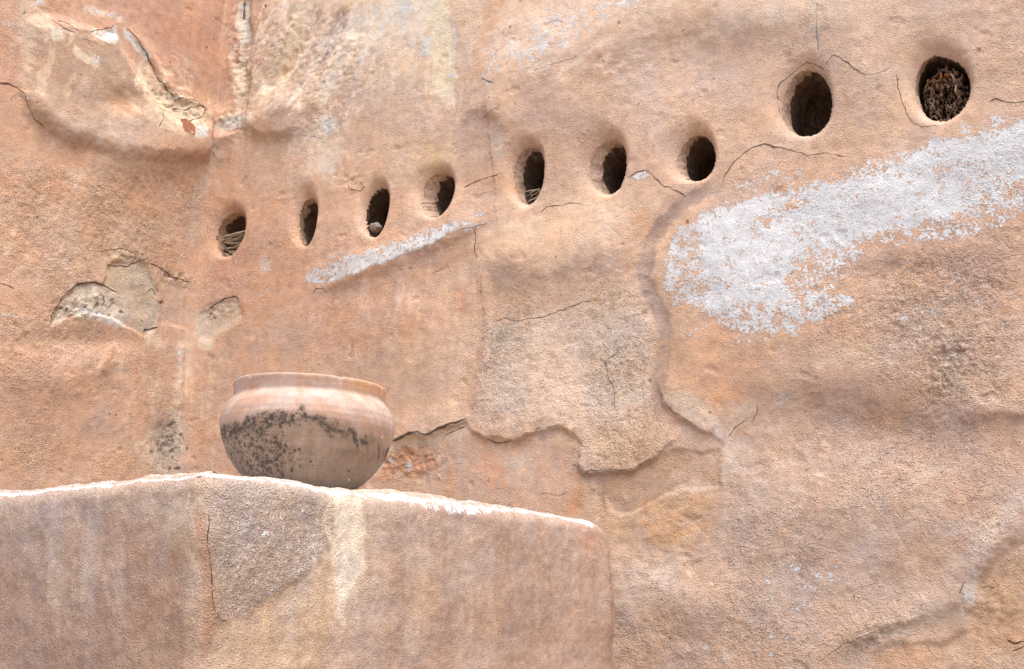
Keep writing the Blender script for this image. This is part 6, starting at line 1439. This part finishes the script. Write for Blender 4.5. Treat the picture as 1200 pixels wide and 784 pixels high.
# the inner ring is closed with a small fan
tag(beam, 'dark rotten wooden beam end with curled rings filling the rightmost hole', 'beam')
rnd = random.Random(5)
for k in range(26):
    a0 = rnd.uniform(0, 6.28); r0 = rnd.uniform(.15, .85)
    pts = []
    n = 6; arc = rnd.uniform(.4, 1.0)
    bm = bmesh.new(); rows_ = []
    th = rnd.uniform(.0022, .0042); hh = rnd.uniform(.006, .014)
    for q in range(n + 1):
        aa = a0 + arc * (q / n - .5); r_ = r0 + .06 * math.sin(q * 1.3 + k)
        if r_ > .93: r_ = .93
        row = []
        for (dr_, dd) in ((-th, 0.01), (-th, -hh), (th, -hh), (th, .01)):
            ss = ex + .004 + (r_ * math.cos(aa)) * erx * .97 + math.cos(aa) * dr_; zz = cz - .012 + r_ * math.sin(aa) * rz * .88 + math.sin(aa) * dr_
            row.append(bm.verts.new(in_wall(ss, zz, .062 + dd + .006 * math.sin(q + k)) - c0))
        rows_.append(row)
    for ra, rb in zip(rows_, rows_[1:]):
        for q in range(4): bm.faces.new((ra[q], ra[(q + 1) % 4], rb[(q + 1) % 4], rb[q]))
    bm.faces.new(rows_[0][::-1]); bm.faces.new(rows_[-1])
    bmesh.ops.recalc_face_normals(bm, faces=bm.faces)
    me = bpy.data.meshes.new('wood_curl'); bm.to_mesh(me); bm.free()
    at = me.attributes.new('colour', 'FLOAT_COLOR', 'POINT'); cc = rnd.choice(((.28, .20, .14), (.18, .12, .08), (.11, .07, .045)))
    at.data.foreach_set('color', list(cc + (1,)) * len(me.vertices)); me.materials.append(M_WOOD)
    for p in me.polygons: p.use_smooth = True
    q = bpy.data.objects.new('wood_curl', me); COL.objects.link(q); q.parent = beam

# broken brick showing in the side wall's hanging layer
bs, bz_ = BRICK
pb = corner_point(np.array([bs]), np.array([bz_]), np.array([float(sample(H, bs, bz_)) - .020]))[0]
bm = bmesh.new(); bmesh.ops.create_cube(bm, size=1)
bmesh.ops.bevel(bm, geom=list(bm.edges), offset=.12, segments=2, affect='EDGES')
bmesh.ops.subdivide_edges(bm, edges=list(bm.edges), cuts=1)
rnd = random.Random(2)
ax = Vector((DN[0], DN[1], 0)); ay = Vector((DU[0], DU[1], 0))
for v in bm.verts:
    c = v.co + Vector((rnd.uniform(-.025, .025), rnd.uniform(-.025, .025), rnd.uniform(-.025, .025)))
    v.co = Vector(pb) + ax * c.x * .075 + ay * c.y * .045 + Vector((0, 0, c.z * .062 + c.x * .012)) - Vector(ORIGIN)
me = bpy.data.meshes.new('brick'); bm.to_mesh(me); bm.free(); me.materials.append(M_BRICK)
br = bpy.data.objects.new('brick', me); COL.objects.link(br); br.parent = side_wall

# ---------------------------------------------------------------- the low plastered pillar in front
KX = np.array(PILLAR_CORNER); DR = np.array(PILLAR_RIGHT); DL = np.array(PILLAR_LEFT)
def footprint(t, r):
    """outline point and outward normal for a position t (0 = near corner, + along the right face, - along the left face)"""
    segs_w, segs_d = PILLAR_W, PILLAR_D
    x = np.empty_like(t); y = np.empty_like(t); nx = np.empty_like(t); ny = np.empty_like(t)
    per = 2 * (segs_w + segs_d)
    # corners at 0, W, W+D (= -(W+D)), -D
    tt = np.mod(t, per)
    cs = [(0, (0, 0)), (segs_w, (segs_w, 0)), (segs_w + segs_d, (segs_w, segs_d)), (2 * segs_w + segs_d, (0, segs_d)), (per, (0, 0))]
    nrm = [(0, -1), (1, 0), (0, 1), (-1, 0)]
    dire = [(1, 0), (0, 1), (-1, 0), (0, -1)]
    for k in range(4):
        a, b = cs[k][0], cs[k + 1][0]; m = (tt >= a) & (tt <= b + 1e-9); u = tt[m] - a; L = b - a
        px = cs[k][1][0] + dire[k][0] * u; py = cs[k][1][1] + dire[k][1] * u
        n0 = np.array(nrm[k], float); np_ = np.array(nrm[k - 1], float); nn_ = np.array(nrm[(k + 1) % 4], float)
        rad = [r[k], r[(k + 1) % 4]]
        w0 = np.clip(1 - u / rad[0], 0, 1); w1 = np.clip(1 - (L - u) / rad[1], 0, 1)
        # quarter-round approximation: slide in towards the corner centre
        ang0 = w0 * math.pi / 4; ang1 = w1 * math.pi / 4
        nxk = n0[0] * np.cos(ang0) * np.cos(ang1) + np_[0] * np.sin(ang0) + nn_[0] * np.sin(ang1)
        nyk = n0[1] * np.cos(ang0) * np.cos(ang1) + np_[1] * np.sin(ang0) + nn_[1] * np.sin(ang1)
        ins0 = rad[0] * (1 - np.cos(ang0)); ins1 = rad[1] * (1 - np.cos(ang1))
        al0 = np.where(w0 > 0, rad[0] - rad[0] * np.sin(ang0) - u, 0); al1 = np.where(w1 > 0, -(rad[1] - rad[1] * np.sin(ang1) - (L - u)), 0)
        x[m] = px - n0[0] * (ins0 + ins1) + dire[k][0] * (al0 + al1); y[m] = py - n0[1] * (ins0 + ins1) + dire[k][1] * (al0 + al1)
        nx[m] = nxk; ny[m] = nyk
    l = np.hypot(nx, ny)
    return x, y, nx / l, ny / l
TOPR = 0.042
T = lines((-PILLAR_D - PILLAR_W * .5, -PILLAR_D, .02, .02), (-PILLAR_D, -.72, .008, .004), (-.72, PILLAR_W + .08, .0030, .0040), (PILLAR_W + .08, PILLAR_W * 1.5 + PILLAR_D, .02, .02))[:-1]
VZ = lines((0, 1.3, .05, .01), (1.3, PILLAR_TOP - TOPR, .0034, .0030), (PILLAR_TOP - TOPR, PILLAR_TOP + .024, .0026, .0026))
ps = Sheet(T, VZ, warp=.005, seed=15)
VT = ps.z; TT = ps.s
arc0 = PILLAR_TOP - TOPR; arclen = TOPR * math.pi / 2
va = np.clip((VT - arc0) / arclen, 0, 1) * math.pi / 2
fx, fy, nx_, ny_ = footprint(T, (.036, .095, .06, .06))
PG = paint_val(ps, 0.55, PGRAIN)
PH_ = .008 * fbm(TT, VT, 3, 2, 71) + .0030 * fbm(TT, VT, 11, 3, 72) + (.0004 + .0003 * PG) * fbm(TT, VT, 60, 2, 73) + .0007 * PG * fbm(TT, VT, 150, 2, 76)
PH_ += .010 * np.exp(-(TT / .12) ** 2) * fbm(TT * 0 + 2, VT, 5, 2, 74)
b_, m_ = ps.mask(('P', PPAINT[0][0][1], .012)); PH_[b_] += .0025 * m_
inset = TOPR * (1 - np.cos(va)) - .018 * (PILLAR_TOP - VT) / PILLAR_TOP
zz = np.where(VT < arc0, VT, arc0 + TOPR * np.sin(va))
# the rim of the top is hand-finished: it dips and swells along its length
wave = .006 * fbm(TT, TT * 0, 2.3, 3, 75) + .0025 * fbm(TT, TT * 0, 14, 2, 77)
endround = .11 * np.exp(-((TT - PILLAR_W) / .075) ** 2)
zz = zz + (wave - endround * .6) * sstep(PILLAR_TOP - .25, PILLAR_TOP, VT)
X = fx[None] - nx_[None] * inset + nx_[None] * PH_ * np.cos(va); Y = fy[None] - ny_[None] * inset + ny_[None] * PH_ * np.cos(va)
zz = zz + PH_ * np.sin(va)
def pillar_world(X, Y, Zz):
    return np.stack([KX[0] + X * DR[0] + Y * DL[0], KX[1] + X * DR[1] + Y * DL[1], Zz], -1)
PP = pillar_world(X, Y, zz)
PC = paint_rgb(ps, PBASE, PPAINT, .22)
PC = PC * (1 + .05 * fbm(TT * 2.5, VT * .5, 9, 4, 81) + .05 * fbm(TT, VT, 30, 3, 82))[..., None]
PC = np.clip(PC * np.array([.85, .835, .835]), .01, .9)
PW = paint_val(ps, -1.0, PWHITE)
edge_cov = sstep(arc0 + .034, arc0 + .064, VT) * 1.15 - 1.0
PW = np.maximum(PW, edge_cov)
PCS, PCW = crack_fields(ps, PCRACK)
mz, mt = ps.shape
# the flat top: rings that shrink to the middle
ctr = pillar_world(np.array([PILLAR_W / 2]), np.array([PILLAR_D / 2]), np.array([PILLAR_TOP - .012]))[0]
caps = []
edge = PP[-1]
for k in range(1, 25):
    t = k / 24 * .995
    q = edge * (1 - t) + ctr * t
    q[:, 2] += .003 * fbm(q[:, 0], q[:, 1], 6, 3, 83) * min(1, k / 3)
    caps.append(q)
allv = np.concatenate([PP.reshape(-1, 3)] + caps)
rows_n = mz + len(caps)
j, i = np.meshgrid(np.arange(rows_n - 1), np.arange(mt), indexing='ij')
f = np.stack([j * mt + i, j * mt + (i + 1) % mt, (j + 1) * mt + (i + 1) % mt, (j + 1) * mt + i], -1).reshape(-1, 4)
nc = mt * len(caps)
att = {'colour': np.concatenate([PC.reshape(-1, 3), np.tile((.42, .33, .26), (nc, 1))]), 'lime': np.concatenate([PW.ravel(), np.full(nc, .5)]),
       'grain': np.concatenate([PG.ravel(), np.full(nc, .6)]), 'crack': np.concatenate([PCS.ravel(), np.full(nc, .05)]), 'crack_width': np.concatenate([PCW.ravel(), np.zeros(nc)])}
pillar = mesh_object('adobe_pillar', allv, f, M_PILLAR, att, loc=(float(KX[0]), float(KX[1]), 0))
tag(pillar, 'low rounded plaster pillar with a white limed top edge under the clay pot', 'pillar')

# ---------------------------------------------------------------- the clay pot
PX = float(POT_SCALE)
STAIN_SIDE = -1.3761
prof = [(0, 0), (30, 0), (42, 1), (47, 3), (58, 11), (69, 21), (81, 34), (92, 51), (98, 70), (101.5, 83), (102, 91), (100.5, 101), (97, 110), (91.5, 116.5), (88.5, 119.5), (87.8, 121.5), (88.2, 124), (89, 130), (90, 136.5), (89.7, 139), (88.4, 139.6), (85, 139.0), (82.5, 134), (82, 122), (88, 108), (95, 92), (94, 80), (86, 55), (62, 20), (40, 8), (0, 7)]
pr = np.array(prof, float) * PX * np.array([1.0, 0.946])
seg = np.concatenate([[0], np.cumsum(np.hypot(*np.diff(pr, axis=0).T))])
# smooth curve through the profile
tq = np.linspace(0, seg[-1], 420)
def smooth(v, n=5):
    k = np.hanning(n + 2)[1:-1]; k /= k.sum(); p = np.pad(v, n // 2, mode='edge'); return np.convolve(p, k, 'valid')
pr_r = smooth(np.interp(tq, seg, pr[:, 0]), 7); pr_z = smooth(np.interp(tq, seg, pr[:, 1]), 7)
pr_r[0] = pr_r[-1] = 0.0005
NP = 480
th = np.linspace(0, 2 * math.pi, NP, endpoint=False)
TH, RR = np.meshgrid(th, pr_r); _, ZZ = np.meshgrid(th, pr_z)
cx_, sx_ = np.cos(TH), np.sin(TH)
# hand-thrown unevenness, throwing rings, chips on the lip
un = 1 + .006 * np.sin(TH * 2 + 1) + .004 * np.sin(TH * 3 + ZZ * 20) + .0004 * np.sin(ZZ * 520 + .6 * np.sin(TH)) * sstep(.0, .1, RR / (102 * PX) - .3) + .004 * fbm(cx_ * 3 + 5, sx_ * 3 + ZZ * 14, 1.6, 3, 91)
lip = sstep(113 * PX, 131 * PX, ZZ)
chips = np.exp(-((np.sin(TH - STAIN_SIDE) - .62) / .3) ** 2) * sstep(.1, .6, fbm(cx_ * 5 + 2, sx_ * 5, 1.8, 3, 92)) * lip
RR2 = RR * un - chips * 2.2 * PX
ZZ2 = ZZ - chips * 1.6 * PX + .9 * PX * np.sin(TH * 2 + .5) * lip
PVs = np.stack([RR2 * cx_, RR2 * sx_, ZZ2], -1)
# colours: the stained side of the pot faces the open court
front = STAIN_SIDE
u = np.sin(TH - front); vis = np.cos(TH - front); v = ZZ / (134 * PX)
n_a = fbm(cx_ * 3 + 3, sx_ * 3 + v * 4, 1.3, 4, 93); n_b = fbm(cx_ * 8 + 3, sx_ * 8 + v * 9, 1.5, 4, 94)
def A3(*c): return np.array(c)
terr = A3(.36, .225, .16); rose = A3(.375, .265, .215); tan = A3(.285, .20, .14); ash = A3(.365, .285, .24)
pc = terr + (rose - terr) * sstep(-.5, .6, n_a)[..., None]
pale = (sstep(.62, .72, v) * (1 - sstep(.86, .92, v)) * sstep(-.6, .5, n_a + n_b * .5))[..., None]
pc = pc * (1 - .55 * pale) + ash * .55 * pale
line = .56 + .10 * np.cos(u * 2.2 + .5) + .05 * fbm(u * 3 + 2, v * 0, 2, 3, 95)      # where the damp stain stops
low = (1 - sstep(line - .05, line + .02, v))[..., None]
pc = pc * (1 - .75 * low) + tan * .75 * low
streak = (.5 + .5 * fbm(u * 9, v * .7, 1.6, 3, 96))[..., None]
pc = pc * (1 - .22 * low * streak)
rim_o = (sstep(.86, .9, v) * sstep(.25, .75, u) )[..., None]
pc = pc * (1 - .7 * rim_o) + A3(.46, .24, .11) * .7 * rim_o
mould = low[..., 0] * (.33 + .60 * sstep(-.35, .25, .35 * np.exp(-((v - line + .08) / .06) ** 2) + 1.0 * np.exp(-((u + .60) / .40) ** 2) - .40 + .35 * n_a))
band = np.exp(-((v - line + .07) / .085) ** 2) * low[..., 0] * sstep(-.5, .4, n_b + .35 * n_a)
smudge = np.clip(.8 * band + .5 * sstep(.35, .95, mould), 0, 1) * sstep(-.5, .6, fbm(cx_ * 14, sx_ * 14 + v * 18, 1.5, 4, 97, .65))
pc = pc * (1 - 0.78 * smudge[..., None]) + A3(.075, .054, .038) * 0.78 * smudge[..., None]
pc = np.clip(pc * (1 + .05 * n_b)[..., None], .02, .9)
j, i = np.meshgrid(np.arange(len(tq) - 1), np.arange(NP), indexing='ij')
f = np.stack([j * NP + i, j * NP + (i + 1) % NP, (j + 1) * NP + (i + 1) % NP, (j + 1) * NP + i], -1).reshape(-1, 4)

m, nt, b = nodes('fired_clay'); g = NG(nt)
tc = g.n('ShaderNodeTexCoord').outputs['Object']
col = g.attr('colour').outputs['Color']; mo = g.attr('mould').outputs['Fac']; bd = g.attr('band').outputs['Fac']
n1 = g.noise(tc, 45, 5, .65); n2 = g.noise(tc, 220, 3, .6)
mpn = g.n('ShaderNodeMapping'); g.put(mpn, 0, tc); mpn.inputs['Scale'].default_value = (1, 1, 9)
rings = g.noise(mpn.outputs[0], 22, 4, .6)
c = g.scalecol(col, g.ramp(n1, .25, .75, .88, 1.12)); c = g.scalecol(c, g.ramp(rings, .3, .7, .96, 1.04)); c = g.scalecol(c, g.ramp(n2, .2, .8, .9, 1.1))
n5 = g.noise(tc, 420, 3, .6)
grime = g.ramp(g.math('ADD', g.math('ADD', g.math('MULTIPLY', n2, .8), g.math('MULTIPLY', n5, .6)), g.math('MULTIPLY', bd, .5)), .80, 1.25)
grime = g.math('MULTIPLY', grime, g.ramp(bd, 0.02, .3))
c = g.mix(g.math('MULTIPLY', grime, .72), c, (.045, .036, .030))
wv = g.n('ShaderNodeVectorMath', operation='ADD'); nv = g.n('ShaderNodeTexNoise'); g.put(nv, 'Vector', tc); nv.inputs['Scale'].default_value = 60
sv = g.n('ShaderNodeVectorMath', operation='SCALE'); g.put(sv, 0, nv.outputs['Color']); sv.inputs[3].default_value = .006
g.put(wv, 0, tc); g.put(wv, 1, sv.outputs[0])
d1, k1 = g.voro(wv.outputs[0], 100); d2, k2 = g.voro(wv.outputs[0], 210)
def spots(d, k, size):
    sep = g.n('ShaderNodeSeparateColor'); g.put(sep, 0, k)
    r = g.math('MULTIPLY', g.math('SUBTRACT', mo, sep.outputs[0]), size)
    return g.ramp(g.math('SUBTRACT', r, d), -.02, .22)
sp_ = g.math('MAXIMUM', spots(d1, k1, .78), spots(d2, k2, .8))
c = g.mix(g.math('MULTIPLY', sp_, .78), c, (.055, .037, .026))
d3, k3 = g.voro(tc, 48); sep3 = g.n('ShaderNodeSeparateColor'); g.put(sep3, 0, k3)
fleck = g.math('MULTIPLY', g.ramp(d3, .13, .07), g.ramp(sep3.outputs[1], .80, .82))
c = g.mix(fleck, c, (.70, .68, .66))
nt.links.new(c, b.inputs['Base Color'])
b.inputs['Roughness'].default_value = .78; b.inputs['Specular IOR Level'].default_value = .25
h = g.math('ADD', g.math('MULTIPLY', n1, .5), g.math('ADD', g.math('MULTIPLY', n2, .4), g.math('MULTIPLY', rings, .3)))
h = g.math('SUBTRACT', h, g.math('MULTIPLY', sp_, .8))
nt.links.new(g.bump(h, .7, .0016), b.inputs['Normal'])
M_POT = m
pot = bpy.data.objects.new('clay_pot', None); pot.empty_display_size = .1; COL.objects.link(pot)
ra = int(np.argmax(tq >= seg[[i for i, p in enumerate(prof) if p == (87.8, 121.5)][0]])); rb = int(np.argmax(tq >= seg[[i for i, p in enumerate(prof) if p == (82, 122)][0]]))
def pot_part(name, spans):
    V_, F_, A_, off = [], [], {'colour': [], 'mould': [], 'band': []}, 0
    for a0, a1 in spans:
        V_.append(PVs[a0:a1 + 1].reshape(-1, 3)); n_ = a1 - a0 + 1
        j, i = np.meshgrid(np.arange(n_ - 1), np.arange(NP), indexing='ij')
        F_.append(off + np.stack([j * NP + i, j * NP + (i + 1) % NP, (j + 1) * NP + (i + 1) % NP, (j + 1) * NP + i], -1).reshape(-1, 4)); off += n_ * NP
        for k_, v_ in (('colour', pc), ('mould', mould), ('band', band)): A_[k_].append(v_[a0:a1 + 1].reshape(-1, 3) if v_.ndim == 3 else v_[a0:a1 + 1].ravel())
    return mesh_object(name, np.concatenate(V_), np.concatenate(F_), M_POT, {k_: np.concatenate(v_) for k_, v_ in A_.items()}, parent=pot)
pot_part('body', [(0, ra), (rb, len(tq) - 1)])
pot_part('rim', [(ra, rb)])
tag(pot, 'round terracotta pot with black mould stains standing on the pillar corner', 'pot')
pot.location = (POT_AT[0], POT_AT[1], PILLAR_TOP - .007)
pot.rotation_euler = (0, math.radians(1.2), 0)
